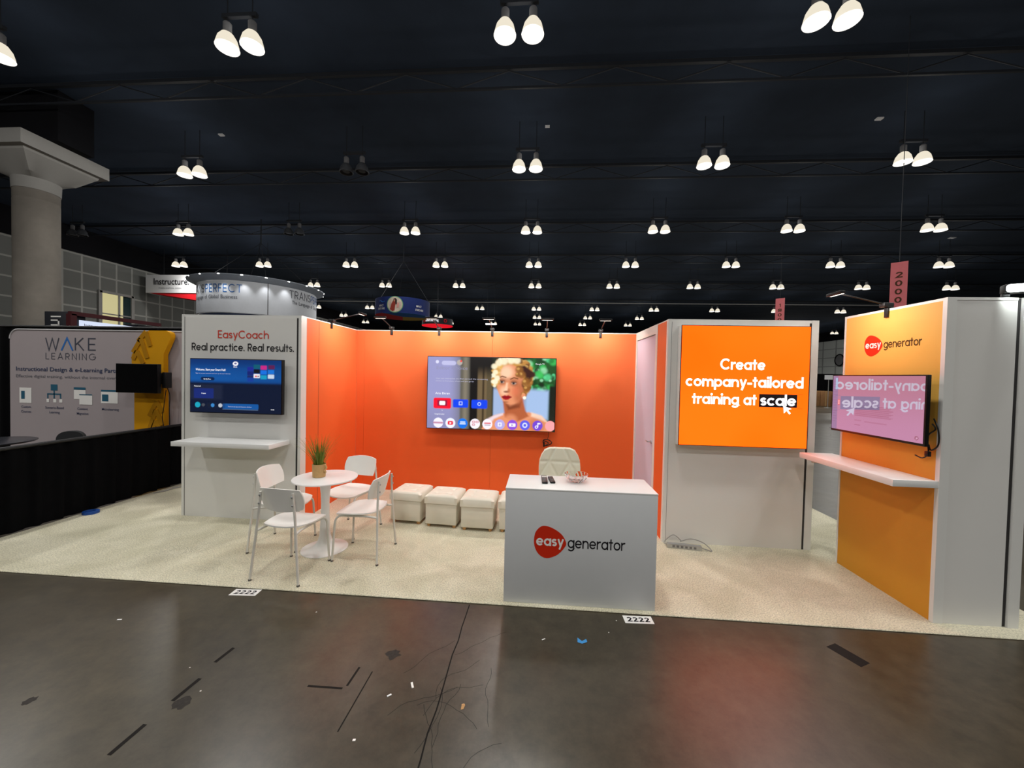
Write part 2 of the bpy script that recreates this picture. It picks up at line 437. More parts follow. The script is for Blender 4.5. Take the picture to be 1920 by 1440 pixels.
def tile_wall_mat(name, axis, c0, c1, su, sv, ou=0., ov=0.):
    """grey wall panels divided by pale joints; axis = horizontal world axis"""
    m = bpy.data.materials.new(name); m.use_nodes = True
    nt = m.node_tree; b = nt.nodes['Principled BSDF']; N = nt.nodes.new; Lk = nt.links.new
    g = N('ShaderNodeNewGeometry'); sx = N('ShaderNodeSeparateXYZ'); Lk(g.outputs['Position'], sx.inputs[0])
    def line(out, step, off, wd):
        a = N('ShaderNodeMath'); a.operation = 'ADD'; a.inputs[1].default_value = off; Lk(out, a.inputs[0])
        d = N('ShaderNodeMath'); d.operation = 'DIVIDE'; d.inputs[1].default_value = step; Lk(a.outputs[0], d.inputs[0])
        f = N('ShaderNodeMath'); f.operation = 'FRACT'; Lk(d.outputs[0], f.inputs[0])
        l = N('ShaderNodeMath'); l.operation = 'LESS_THAN'; l.inputs[1].default_value = wd; Lk(f.outputs[0], l.inputs[0]); return l.outputs[0]
    l1 = line(sx.outputs[axis], su, ou, .10); l2 = line(sx.outputs['Z'], sv, ov, .09)
    mxv = N('ShaderNodeMath'); mxv.operation = 'MAXIMUM'; Lk(l1, mxv.inputs[0]); Lk(l2, mxv.inputs[1])
    mx = N('ShaderNodeMix'); mx.data_type = 'RGBA'; mx.inputs['A'].default_value = (*lin(c0), 1); mx.inputs['B'].default_value = (*lin(c1), 1)
    Lk(mxv.outputs[0], mx.inputs['Factor']); Lk(mx.outputs['Result'], b.inputs['Base Color'])
    b.inputs['Roughness'].default_value = .8
    return m
m_wall_l = tile_wall_mat('grey_wall_panels', 'Y', (120, 122, 118), (172, 172, 166), 1.01, 1.11, -23.6, .0)
m_wall_r = tile_wall_mat('grey_block_wall', 'Y', (196, 200, 196), (150, 152, 150), 3.0, 1.5)
m_ceil = mat('haze_tinted_ceiling', (56, 67, 84), .9, .2, noise=.25, nscale=.25, bump=.2, bscale=3)  # black ceiling lifted to navy, with the lamp haze put into its colour
m_dark = mat('black_wall_paint', (20, 20, 24), .9, .2, noise=.2, nscale=.5)
m_steel = mat('dark_steel', (34, 37, 43), .6, .4, noise=.1)
m_pipe = mat('pale_pipe', (150, 150, 148), .6, .4, noise=.05)

# ------------------------------------------------------------------ setting
XL, XR, YB, YF, ZC = -29.6, 50.0, 82.0, -14.0, 10.6
struct(B(XL-1, XR+1, YF-1, YB+1, -.3, 0).build('floor', m_floor))
struct(B(XL-1, XR+1, YF-1, YB+1, ZC, ZC+.3).build('ceiling', m_ceil))
wl = struct(B(XL-.3, XL, YF, YB, 0, 9.0).build('wall_left', m_wall_l))
struct(B(XL-.3, XL-.02, YF, YB, 9.0, ZC).build('trim_1', m_dark))
struct(B(XR, XR+.3, YF, YB, 0, 9.0).build('wall_right', m_wall_r))
struct(B(XR+.02, XR+.3, YF, YB, 9.0, ZC).build('trim_2', m_dark))
struct(B(XL, XR, YB, YB+.3, 0, ZC).build('wall_back', m_dark))
struct(B(XL, XR, YF-.3, YF, 0, ZC).build('wall_front', m_dark))
# lit office window in the left wall
win = thing('window_1', None, None, (XL, 0, 0)); struct(win)
wf = MB()
for z in (4.55, 6.85): wf.box(0, .12, 23.55, 25.7, z-.08, z+.08)
for y in (23.6, 25.65): wf.box(0, .12, y-.1, y+.1, 4.5, 6.9)
wf.box(0, .08, 24.72, 24.84, 4.5, 6.9); wf.box(0, .08, 23.6, 25.6, 5.35, 5.43)
wf.build('window_frame', m_capital, win)
B(.01, .03, 23.6, 25.05, 4.5, 6.85).build('lit_pane', glow('warm_office_glow', (214, 204, 150), .8), win)
B(.01, .03, 25.05, 25.65, 4.5, 6.85).build('dark_pane', mat('dark_glass', (40, 60, 62), .1, .5), win)
# ceiling steel
k = 3
for y in (11.0, 16.1, 22.0, 27.8, 36.0, 44.0):
    mb = MB(); z = 9.95
    mb.box(XL, XR, y-.05, y+.05, z+.5, z+.6); mb.box(XL, XR, y-.03, y+.03, z-.03, z+.03)
    for i in range(int((XR-XL)/1.5)):
        x = XL+i*1.5; s = 1 if i % 2 else -1
        mb.tube([(x, y, z+.03+(.45 if s > 0 else 0)), (x+1.5, y, z+.03+(0 if s > 0 else .45))], .018, 5)
    struct(mb.build('trim_%d' % k, m_steel)); k += 1
struct(MB().tube([(XL, 36.5, 8.75), (XR, 36.5, 8.75)], .045, 8).build('trim_%d' % k, m_pipe)); k += 1
struct(MB().tube([(XL, 27.2, 9.35), (XR, 27.2, 9.35)], .03, 8).build('trim_%d' % k, m_steel)); k += 1
# expansion joint in the concrete
j = MB(); random.seed(3); pts = []
y = -1.0
for i in range(30): pts.append((-.515+random.uniform(-.006, .006), y)); y += .135
for a, b in zip(pts, pts[1:]): j.add([(a[0]-.004, a[1], .0012), (a[0]+.004, a[1], .0012), (b[0]+.004, b[1], .0012), (b[0]-.004, b[1], .0012)], [(0, 1, 2, 3)])
struct(j.build('trim_%d' % k, m_tape)); k += 1

# ------------------------------------------------------------------ round concrete column with square flared capital
col = thing('column', 'round concrete column with flared square white capital at left', 'column', (-17.11, 11.82, 0))
MB().lathe([(.53, 0), (.53, 7.25), (.525, 7.26), (.525, 7.3), (.53, 7.31), (.53, 7.58)], n=40).build('shaft', m_conc, col)
def ring4(half, z, r=None, n=40):
    out = []
    for i in range(n):
        a = 2*PI*i/n; c_, s_ = math.cos(a), math.sin(a)
        if r is None: kk = half/max(abs(c_), abs(s_))
        else: kk = r
        out.append((kk*c_, kk*s_, z))
    return out
rings = [ring4(0, 7.58, .545), ring4(0, 7.95, .56), ring4(.62, 8.05), ring4(1.0, 8.5), ring4(1.02, 8.57), ring4(1.2, 8.57), ring4(1.2, 9.0)]
mb = MB(); n = 40
fs = [tuple(range(n))[::-1]]
for i in range(len(rings)-1):
    for q in range(n): fs.append((i*n+q, i*n+(q+1) % n, (i+1)*n+(q+1) % n, (i+1)*n+q))
fs.append(tuple((len(rings)-1)*n+q for q in range(n)))
mb.add([v for r_ in rings for v in r_], fs); mb.build('capital', m_capital, col, angle=20)
struct(B(-18.6, -15.6, 11.3, 12.3, 9.0, ZC).build('trim_%d' % k, m_dark)); k += 1

# ------------------------------------------------------------------ twin bell ceiling lamps
m_bulb = glow('lamp_bulb', (255, 250, 238), 14.0, sample=False)
m_bell = glow('lit_prismatic_bell', (250, 240, 218), .90, sample=False)
m_rim = glow('lit_bell_rim', (255, 250, 240), 1.3, sample=False)
m_belloff = mat('unlit_prismatic_bell', (74, 76, 80), .3, .5, noise=.2)
m_ballast = mat('lamp_ballast_grey', (108, 108, 110), .6, .4, noise=.05)
def make_lamp(lit):
    t = thing('ceiling_lamp', None, 'ceiling lamp')
    for sx in (-.29, .29):
        be = MB().lathe([(.225, -.02), (.22, .04), (.185, .17), (.12, .27), (.07, .3), (.0601, .3), (.11, .262), (.175, .165), (.21, .04), (.215, -.02)], (sx, 0, 0), 24, cap=False)
        be = be.build('bell', m_bell if lit else m_belloff, t)
        MB().tube([(sx+.22*math.cos(a*PI/12), .22*math.sin(a*PI/12), -.02) for a in range(24)], .014, 6, closed=True).build('rim', m_rim if lit else m_belloff, be)
        MB().lathe([(.001, -.0), (.12, .01), (.15, .07), (.13, .15), (.06, .26), (.001, .27)], (sx, 0, 0), 16).build('bulb', m_bulb if lit else m_belloff, t)
        MB().lathe([(.075, .3), (.085, .33), (.085, .5), (.05, .54), (.02, .56)], (sx, 0, 0), 14).build('ballast', m_ballast, t)
        MB().tube([(sx, 0, .55), (sx, 0, ZC-9.0)], .012, 6).build('stem', m_steel, t)
    B(-.4, .4, -.04, .04, .62, .7).build('crossbar', m_steel, t)
    return t
ORD = ['nearest', 'second', 'third', 'fourth', 'fifth', 'sixth', 'seventh', 'eighth', 'ninth', 'tenth', 'farthest']
NTH = ['leftmost', 'second from left', 'third from left', 'fourth from left', 'fifth from left', 'sixth from left', 'seventh from left', 'eighth from left', 'ninth from left', 'tenth from left']
GX = lambda i: -.62+6.135*i
lamp_rows = [
    (8.08, [-2, -1, 0, 1]), (13.25, [-2, -1, 0, 1, 2]), (19.05, [-4, -3, -2, -1, 0, 1, 2, 3]),
    (24.93, [-4, -3, -2, -1, 0, 1, 2, 3, 4]), (30.75, [-3, -2, -1, 0, 1, 2, 3, 4, 5]),
    (41.2, [-4, -3, -1, 0, 1, 2, 3, 4, 5]), (47.1, [-4, -2, 0, 1, 2]), (53.2, [-4, -2, -1, 0, 1, 2]), (59.0, [6, 7]), (65.0, [6, 7]), (71.0, [7])]
unlit = {(1, -1), (2, -4), (2, -2)}
lp, lo_ = None, None
def lamp_spot(x, y, z, parent=None, w=LAMP_W):
    # bell reflector: most light goes down, some leaks sideways and a little upward through the prismatic glass
    ld = bpy.data.lights.new('lamp_light', 'POINT'); ld.energy = w; ld.color = LAMP_COL; ld.shadow_soft_size = .28
    ld.use_nodes = True; nt = ld.node_tree; em = nt.nodes['Emission']
    tc = nt.nodes.new('ShaderNodeTexCoord'); sx = nt.nodes.new('ShaderNodeSeparateXYZ'); mr = nt.nodes.new('ShaderNodeValToRGB')
    ma = nt.nodes.new('ShaderNodeMath'); ma.operation = 'MULTIPLY_ADD'; ma.inputs[1].default_value = -.5; ma.inputs[2].default_value = .5
    nt.links.new(tc.outputs['Normal'], sx.inputs[0]); nt.links.new(sx.outputs['Z'], ma.inputs[0]); nt.links.new(ma.outputs[0], mr.inputs['Fac'])
    while len(mr.color_ramp.elements) < 6: mr.color_ramp.elements.new(.5)
    for e, (p_, v_) in zip(mr.color_ramp.elements, LAMP_SPREAD): e.position = p_; e.color = (v_, v_, v_, 1)
    nt.links.new(mr.outputs['Color'], em.inputs['Strength'])
    o = bpy.data.objects.new('lamp_light', ld); C.objects.link(o); o.location = (x, y, z)
    if parent: o.parent = parent
    return o
for ri, (y, cols) in enumerate(lamp_rows):
    for ci, gx in enumerate(cols):
        off = (ri, gx) in unlit
        if off:
            if lo_ is None: lo_ = make_lamp(False); t = lo_
            else: t = dup(lo_)
        else:
            if lp is None: lp = make_lamp(True); t = lp
            else: t = dup(lp)
        t.location = (GX(gx), y, 8.88)
        t['label'] = '%s twin bell ceiling lamp, %s in the %s row' % ('unlit grey' if off else 'lit white', NTH[ci], ORD[ri])
        t['group'] = 'twin bell lamps on the hall ceiling'
for ri, (y, cols) in enumerate(lamp_rows):
    for gx in cols:
        if (ri, gx) not in unlit: lamp_spot(GX(gx), y, 8.80)
for y in (2.3, -3.6, -9.4):       # the hall's own rows overhead and behind the viewpoint
    for i in (-3, -2, -1, 0, 1, 2, 3): lamp_spot(GX(i), y, 8.93)

# ------------------------------------------------------------------ carpet
cp = B(-5.505, 3.88, 2.93, 6.05, 0, .010, bev=.004, seg=1).build('carpet', m_carpet)
tag(cp, 'beige carpet covering the booth floor up to the concrete aisle', 'carpet')

# ------------------------------------------------------------------ booth walls
H = 2.44
ZK = .0105
def clip_box(mb, *a): mb.box(*a)
# left grey wall
w1 = thing('display_wall', 'light grey wall with coral and black lettering, left of orange alcove', 'wall panel', (-4.303, 4.298, 0))
B(.03, 1.44, .0, .06, ZK, H-.03).build('panel', m_panel, w1)
f = MB(); f.box(0, .032, -.004, .1, ZK, H); f.box(1.465, 1.499, -.004, .1, ZK, H); f.box(.032, 1.465, .004, .1, H-.03, H); f.build('frame', m_frame, w1)
MB().box(.032, .037, -.0015, .05, ZK, H-.03).box(1.44, 1.465, .002, .05, ZK, H-.03).build('seam', m_seam, w1)
pf = plane_fn((.777, 0, 0), (1, 0, 0), (0, 0, 1), .0025)
letters('heading', 'EasyCoach', m_redsoft, lambda x, y: pf(x, y+2.162), .64, .094, .135, .075, w1).data.update()
letters('slogan', 'Real practice. Real results.', m_ink, lambda x, y: pf(x-.01, y+2.013), 1.285, .090, .135, .085, w1)

# orange side wall at left
w2 = thing('display_wall', 'orange fabric side wall at the left of the alcove', 'wall panel', (-2.804, 4.40, 0))
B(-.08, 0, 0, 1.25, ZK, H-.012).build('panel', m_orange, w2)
MB().box(-.08, 0, 0, 1.25, H-.012, H).build('frame', m_frame, w2)
B(-.0005, .0012, .25, .254, ZK, H-.012).build('seam', m_seam, w2)
# orange back wall in three cloth panels
w3 = thing('display_wall', 'wide orange fabric back wall behind the big television', 'wall panel', (-2.804, 5.653, 0))
for q, (a, b) in enumerate(((0.0, .12), (.122, 2.08), (2.082, 4.17))):
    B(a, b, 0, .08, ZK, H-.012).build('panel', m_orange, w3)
B(0, 4.17, 0, .08, H-.012, H).build('frame', m_frame, w3)
# right side wall with white door
w4 = thing('display_wall', 'orange side wall with white closet door, right of alcove', 'wall panel', (1.366, 4.26, 0))
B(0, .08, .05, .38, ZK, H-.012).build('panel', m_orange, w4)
f = MB(); f.box(-.004, .08, .38, .45, ZK, H); f.box(-.004, .08, 1.33, 1.40, ZK, H); f.box(-.004, .08, .45, 1.33, 2.33, H); f.box(0, .08, 0, .38, H-.012, H); f.box(-.004, .03, 0, .05, ZK, H)
f.build('frame', m_frame, w4)
dr = B(.006, .05, .455, 1.325, ZK+.005, 2.32).build('door', mat('lavender_white_door', (206, 202, 222), .5, .4, noise=.01), w4)
h_ = MB(); h_.lathe([(.022, 0), (.022, .012), (.008, .014), (.008, .045)], (0, 0, 0), 14)
hm = h_.v; h_.v = [(-z+.006, .53+x, 1.02+y_) for x, y_, z in hm]; h_.tube([(-.04, .53, 1.02), (-.042, .60, 1.02)], .008, 8)
h_.build('handle', m_silver, dr)
# grey wall that carries the orange screen
w5 = thing('display_wall', 'light grey wall behind the square orange screen', 'wall panel', (1.366, 4.254, 0))
B(.03, 1.44, 0, .05, ZK, H-.03).build('panel', m_panel, w5)
f = MB(); f.box(0, .03, -.004, .06, ZK, H); f.box(1.462, 1.531, -.004, .06, ZK, H); f.box(.03, 1.462, .004, .06, H-.03, H); f.build('frame', m_frame, w5)
MB().box(.03, .034, -.001, .04, ZK, H-.03).box(1.44, 1.462, .003, .05, ZK, H-.03).build('seam', m_seam, w5)
B(1.451, 1.529, .06, 1.40, ZK, H-.01).build('side_panel', m_panel, w5)
# tower with yellow print
w6 = thing('display_tower', 'tall booth tower with yellow to orange print and white end', 'tower', (2.973, 3.0575, 0))
B(0, .05, .03, .93, ZK, H-.02).build('yellow_panel', m_yellow, w6)
B(.06, .475, .004, .05, ZK, H-.02).build('end_panel', m_panel, w6)
f = MB(); f.box(-.004, .062, -.002, .03, ZK, H); f.box(-.004, .05, .93, .949, ZK, H); f.box(0, .05, .03, .93, H-.02, H); f.box(.062, .475, .0, .05, H-.02, H)
f.box(.505, .578, -.006, .06, ZK, H)
f.build('frame', m_frame, w6)
B(.475, .505, .012, .05, ZK, H-.005).build('seam', m_seam, w6)
B(.05, .578, .9, .949, ZK, H-.01).build('rear_panel', m_panel, w6)
B(.5, .575, .06, .9, ZK, H-.01).build('side_panel', m_panel, w6)

# logo: red blob with white word, dark word beside it
BLOB = [(-.500, .02), (-.455, .29), (-.30, .47), (-.12, .50), (.14, .41), (.38, .23), (.50, -.01), (.445, -.16), (.26, -.37), (.02, -.49), (-.15, -.505), (-.33, -.41), (-.455, -.22)]
def logo(parent, fn, bw, word_w, gap, ink, xh):
    """fn in metres, origin at blob centre"""
    P = catmull([(a, b, 0) for a, b in BLOB], True, 5)
    me = bpy.data.meshes.new('logo_mark'); me.from_pydata([tuple(fn(p.x*bw, p.y*bw)) for p in P], [], [tuple(range(len(P)))]); me.materials.append(m_red); me.update()
    lm = link('logo_mark', me, parent)
    n_ = fn(0, 0); nn = (fn(1, 0)-n_).cross(fn(0, 1)-n_).normalized()*.0012
    letters('logo_word', 'easy', m_inkw, lambda x, y: fn(x, y-xh*.33)+nn, bw*.86, xh*.92, .17, .05, parent)
    letters('logo_word', 'generator', ink, lambda x, y: fn(x+bw*.5+gap, y-xh*.42), word_w, xh, .125, .07, parent, 'l')
fy = plane_fn((0, .62, 2.133), (0, -1, 0), (0, 0, 1), .0015)
logo(w6, fy, .187, .335, .012, m_inkbrown, .071)

# ------------------------------------------------------------------ shelves
def shelf(label, loc, sx, sy, sz, rz=0):
    s = thing('wall_shelf', label, 'shelf', loc, rz)
    B(0, sx, 0, sy, -sz, 0, bev=.003).build('board', m_white, s)
    B(.2, sx-.2, sy-.02, sy+.0, -sz-.05, -sz).build('bracket', m_frame, s)
    return s
shelf('white floating shelf under the left television', (-4.085, 3.945, .977), 1.15, .352, .052)
shelf('white floating shelf on the yellow tower', (2.652, 3.06, 1.076), .318, 1.04, .052)

# ------------------------------------------------------------------ screens
def paint(name, nx, ny, img, m, parent, fn):
    """img: (ny+1, nx+1, 3) linear colours, row 0 = top"""
    u, v = np.meshgrid(np.linspace(0, 1, nx+1), np.linspace(0, 1, ny+1))
    co = [tuple(fn(a, b)) for a, b in zip(u.ravel(), v.ravel())]
    idx = lambda i, j_: j_*(nx+1)+i
    fs = [(idx(i, j_+1), idx(i+1, j_+1), idx(i+1, j_), idx(i, j_)) for j_ in range(ny) for i in range(nx)]
    me = bpy.data.meshes.new(name); me.from_pydata(co, [], fs)
    at = me.color_attributes.new('Col', 'FLOAT_COLOR', 'POINT')
    arr = np.ones((len(co), 4), np.float32); arr[:, :3] = img.reshape(-1, 3); at.data.foreach_set('color', arr.ravel())
    me.materials.append(m); me.update()
    return link(name, me, parent)
def L3(*c): return np.array(lin(c))
def sm(a, b, x): t = np.clip((x-a)/(b-a), 0, 1); return t*t*(3-2*t)
class Pic:
    def __init__(s, nx, ny, asp):
        s.u, s.v = np.meshgrid(np.linspace(0, 1, nx+1), np.linspace(0, 1, ny+1)); s.asp = asp
        s.im = np.zeros(s.u.shape+(3,))
    def mix(s, mask, c): s.im = s.im*(1-mask[..., None])+np.asarray(c)*mask[..., None]
    def ell(s, cx, cy, rx, ry, c, soft=.15, rot=0., op=1.):
        du = s.u-cx; dv = (s.v-cy)/s.asp; a = rad(rot)
        x = du*math.cos(a)+dv*math.sin(a); y = -du*math.sin(a)+dv*math.cos(a)
        d = np.sqrt((x/rx)**2+(y/(ry/s.asp))**2); s.mix(op*(1-sm(1-soft, 1+soft, d)), c)
    def rect(s, u0, u1, v0, v1, c, r=.012, op=1., soft=.004):
        hx, hy = (u1-u0)/2, (v1-v0)/2/s.asp
        qx = np.abs(s.u-(u0+u1)/2)-hx+r; qy = np.abs((s.v-(v0+v1)/2)/s.asp)-hy+r
        d = np.hypot(np.maximum(qx, 0), np.maximum(qy, 0))+np.minimum(np.maximum(qx, qy), 0)-r
        s.mix(op*(1-sm(-soft, soft, d)), c)
    def poly(s, P, c, soft=.006, op=1.):
        P = [(a, b/s.asp) for a, b in P]; x, y = s.u, s.v/s.asp
        ins = np.zeros(x.shape, bool); dmin = np.full(x.shape, 9.)
        for (x0, y0), (x1, y1) in zip(P, P[1:]+P[:1]):
            with np.errstate(divide='ignore', invalid='ignore'):
                cr = ((y0 > y) != (y1 > y)) & (x < (x1-x0)*(y-y0)/(y1-y0+1e-12)+x0)
            ins ^= cr
            dx, dy = x1-x0, y1-y0; t = np.clip(((x-x0)*dx+(y-y0)*dy)/(dx*dx+dy*dy+1e-12), 0, 1)
            dmin = np.minimum(dmin, np.hypot(x-x0-t*dx, y-y0-t*dy))
        sd = np.where(ins, -dmin, dmin); s.mix(op*(1-sm(-soft, soft, sd)), c)

def tv_body(name, label, w, h, loc, rz, depth=.06, standoff=.06, bez_=.008, rot=None):
    """television facing local -Y, local x across, centred on x, z from the loc"""
    t = thing(name, label, 'television', loc, rz, rot=rot)
    B(-w/2, w/2, 0, depth, -h/2, h/2, bev=.004).build('housing', m_black, t)
    B(-w*.3, w*.3, depth, depth+standoff, -h*.3, h*.3, bev=.004).build('wall_mount', m_blackm, t)
    return t
# big television on the orange back wall: interface over a portrait of a fair-haired woman
NX, NY = 260, 146
p = Pic(NX, NY, 1.78)
lav = L3(150, 150, 196)
p.im[:] = lav
p.mix(sm(.16, .30, p.u), L3(112, 112, 120)); p.mix(.45*sm(.5, 1, p.v)*(1-sm(.1, .35, p.u)), L3(110, 110, 150))
p.mix(sm(.25, .27, p.u), L3(96, 92, 82)); p.mix(sm(.27, .30, p.u)*(1-sm(.3, .33, p.u)), L3(128, 120, 104))
p.mix(sm(.325, .345, p.u), L3(16, 14, 12)); p.mix(sm(.39, .405, p.u), L3(112, 94, 66)); p.mix(sm(.43, .44, p.u)*(1-sm(.445, .455, p.u)), L3(60, 48, 30))
p.mix(sm(.465, .475, p.u), L3(92, 80, 56)); p.mix((1-sm(.1, .34, p.v))*sm(.32, .36, p.u), L3(22, 20, 16))
p.mix(sm(.50, .525, p.u), L3(34, 40, 26)); p.mix(sm(.515, .53, p.u)*sm(.38, .46, p.v), L3(158, 178, 214))
p.mix(sm(.75, .8, p.u), L3(30, 80, 34))
for q in range(60):
    cx, cy = rng.uniform(.78, 1.0), rng.uniform(-.02, .42); r = rng.uniform(.008, .03); gcol = [(30, 120, 50), (60, 190, 90), (14, 60, 24), (90, 210, 140), (20, 40, 18), (150, 220, 170)][q % 6]
    p.ell(cx, cy, r, r*1.6, L3(*gcol), .5, op=.8)
p.poly([(.77, .42), (.955, .44), (.95, .84), (.77, .86)], L3(160, 186, 224), .02)
p.mix(sm(.945, .965, p.u)*sm(.3, .4, p.v), L3(18, 26, 14))
skin, skin_s, skin_d, hi = L3(226, 146, 104), L3(176, 92, 54), L3(112, 52, 28), L3(250, 206, 172)
# shoulders and neck
p.poly([(.43, 1.02), (.46, .88), (.53, .80), (.60, .765), (.70, .77), (.80, .74), (.90, .79), (.96, .90), (.985, 1.02)], skin, .008)
p.poly([(.445, .93), (.47, .86), (.54, .795), (.60, .765), (.60, .79), (.53, .85), (.47, 1.0)], L3(232, 224, 236), .01, .8)
p.poly([(.82, .745), (.90, .785), (.95, .88), (.88, .84), (.82, .80)], L3(246, 214, 190), .01, .85)
p.poly([(.595, .56), (.75, .55), (.775, .72), (.80, .80), (.69, .90), (.615, .82)], skin_s, .01)
p.poly([(.62, .63), (.74, .60), (.73, .68), (.64, .72)], skin_d, .012, .8)
p.ell(.66, .86, .05, .08, skin, .5, op=.8); p.ell(.86, .93, .06, .1, skin_s, .6, op=.6)
# hair behind, face, hair in front
p.poly([(.52, .10), (.56, .04), (.64, .005), (.74, .02), (.82, .12), (.83, .28), (.80, .46), (.76, .55), (.70, .5), (.58, .5), (.545, .42), (.535, .26)], L3(196, 140, 62), .012)
p.ell(.655, .365, .105, .275, skin, .06, rot=-4)
p.poly([(.565, .40), (.60, .58), (.655, .655), (.72, .61), (.745, .46), (.70, .3), (.6, .3)], skin, .02)
p.ell(.725, .47, .045, .16, skin_s, .5, op=.75); p.ell(.62, .20, .05, .09, hi, .6, op=.9); p.ell(.605, .46, .03, .06, hi, .7, op=.7); p.ell(.69, .46, .03, .06, L3(228, 120, 84), .8, op=.6)
p.ell(.645, .30, .07, .03, skin_s, .6, op=.35)
# eyes, brows, nose, lips
for ex, ey in ((.588, .335), (.680, .350)):
    p.ell(ex, ey-.005, .028, .042, skin_d, .6, op=.55); p.ell(ex, ey, .017, .015, L3(186, 160, 146), .5); p.ell(ex-.002, ey-.002, .009, .017, L3(44, 38, 42), .5)
    p.rect(ex-.021, ex+.021, ey-.022, ey-.011, L3(64, 36, 26), .004, .85)
    p.poly([(ex-.030, ey-.062), (ex, ey-.088), (ex+.034, ey-.072), (ex+.032, ey-.058), (ex, ey-.072), (ex-.028, ey-.05)], L3(104, 60, 28), .005)
p.poly([(.622, .34), (.634, .345), (.632, .44), (.612, .455), (.608, .44)], hi, .008, .8); p.ell(.622, .468, .020, .014, skin_d, .5, op=.8); p.ell(.642, .45, .010, .03, skin_s, .6, op=.7)
p.poly([(.585, .535), (.612, .515), (.625, .522), (.64, .514), (.668, .538), (.64, .575), (.618, .582), (.60, .57)], L3(164, 14, 26), .006)
p.rect(.59, .664, .538, .546, L3(90, 6, 14), .003); p.ell(.62, .61, .02, .012, skin_d, .6, op=.5)
# curls
for q in range(95):
    a = rng.uniform(150, 395); rr = rng.uniform(.9, 1.2); cx = .665+.125*rr*math.cos(rad(a)); cy = .25+.24*rr*math.sin(rad(a))
    if cy > .46 or (.58 < cx < .73 and cy > .13): continue
    c_ = [(226, 176, 92), (248, 224, 160), (168, 112, 44), (206, 150, 70), (252, 244, 214)][q % 5]
    if cx > .72: c_ = [(150, 96, 40), (104, 62, 26), (186, 128, 58), (84, 48, 22), (214, 168, 96)][q % 5]
    p.ell(cx, cy, rng.uniform(.012, .03), rng.uniform(.02, .042), L3(*c_), .35, rot=rng.uniform(-60, 60), op=.85)
for cx, cy, r in ((.525, .12, .022), (.535, .20, .02), (.515, .33, .014), (.56, .07, .026), (.60, .045, .03), (.55, .28, .02), (.53, .39, .012), (.655, .03, .03), (.70, .03, .028)): p.ell(cx, cy, r, r*1.7, L3(250, 240, 206), .4, op=.85)
p.poly([(.70, .12), (.76, .10), (.84, .20), (.845, .24), (.80, .28), (.74, .22)], L3(58, 26, 18), .01)
for cx, cy, r in ((.72, .16, .03), (.74, .23, .03), (.71, .23, .02), (.77, .33, .03), (.78, .42, .028), (.76, .5, .022)): p.ell(cx, cy, r, r*1.7, L3(140, 88, 36), .4, op=.9); p.ell(cx-.008, cy-.015, r*.4, r*.6, L3(210, 158, 84), .5, op=.8)
p.ell(.757, .515, .016, .035, skin, .3); p.ell(.765, .545, .013, .022, L3(250, 244, 226), .3)
# interface
p.rect(.05, .19, .575, .725, L3(252, 10, 42), .014); p.rect(.08, .16, .605, .69, L3(150, 20, 60), .006); p.rect(.097, .143, .62, .675, L3(250, 250, 250), .008)
p.rect(.205, .325, .59, .705, L3(16, 66, 232), .01); p.rect(.352, .476, .59, .71, L3(16, 66, 232), .01)
p.rect(.252, .28, .62, .67, L3(200, 216, 250), .004); p.rect(.257, .275, .628, .662, L3(16, 66, 232), .003); p.ell(.413, .648, .014, .025, L3(200, 216, 250), .15); p.ell(.413, .648, .009, .016, L3(16, 66, 232), .15)
p.ell(.075, .07, .013, .024, L3(214, 214, 240), .2); p.rect(.11, .225, .055, .115, L3(196, 196, 232), .018, .8); p.ell(.252, .075, .022, .038, L3(176, 168, 160), .2); p.ell(.264, .055, .008, .014, L3(240, 60, 50), .2)
icons = [(236, 234, 250), (232, 236, 250), (10, 112, 226), (244, 238, 246), (246, 236, 246), (178, 168, 226), (140, 78, 214), (92, 92, 226), (112, 66, 206), (250, 160, 164)]
for q, c_ in enumerate(icons): p.ell(.09+.0975*q, .925, .039, .07, L3(*c_), .05)
for cx in (.1875,): p.rect(cx-.022, cx+.022, .897, .951, L3(226, 20, 52), .01); p.poly([(cx-.006, .91), (cx-.006, .94), (cx+.01, .925)], L3(255, 255, 255), .003)
p.rect(.05, .128, .912, .938, L3(176, 90, 130), .004, .8); p.rect(.265, .305, .90, .914, L3(225, 240, 255), .003); p.rect(.262, .308, .925, .938, L3(225, 240, 255), .003)
for a, b in ((.36, .90), (.388, .9), (.36, .938)): p.rect(a, a+.022, b-.014, b+.014, L3(190, 60, 80), .004); p.rect(a+.005, a+.017, b-.007, b+.007, L3(244, 238, 246), .002)
p.rect(.455, .507, .905, .92, L3(210, 30, 50), .003); p.rect(.458, .504, .935, .942, L3(90, 80, 110), .002)
p.rect(.562, .592, .897, .952, L3(246, 244, 252), .006); p.rect(.57, .584, .91, .94, L3(170, 160, 220), .003)
p.rect(.65, .70, .905, .95, L3(250, 248, 252), .006); p.poly([(.668, .915), (.668, .94), (.685, .928)], L3(120, 66, 200), .003)
p.ell(.7725, .925, .02, .036, L3(214, 222, 250), .1); p.ell(.7725, .925, .011, .02, L3(92, 92, 226), .1)
p.ell(.862, .945, .012, .021, L3(246, 246, 252), .1); p.ell(.862, .945, .006, .01, L3(112, 66, 206), .1); p.rect(.87, .876, .89, .945, L3(246, 246, 252), .002); p.rect(.87, .892, .888, .905, L3(246, 246, 252), .003)
TVW, TVH = 1.892, 1.068
tv = tv_body('television', 'large wall television showing a fair-haired woman and app icons', TVW, TVH, (-.722, 5.533, 1.522), 0, .05, .07)
m_scr = attr_glow('television_picture', 1.15, sample=True)
sc = paint('screen', NX, NY, p.im, m_scr, tv, lambda a, b: Vector(((a-.5)*(TVW-.02), -.0015, (.5-b)*(TVH-.02))))
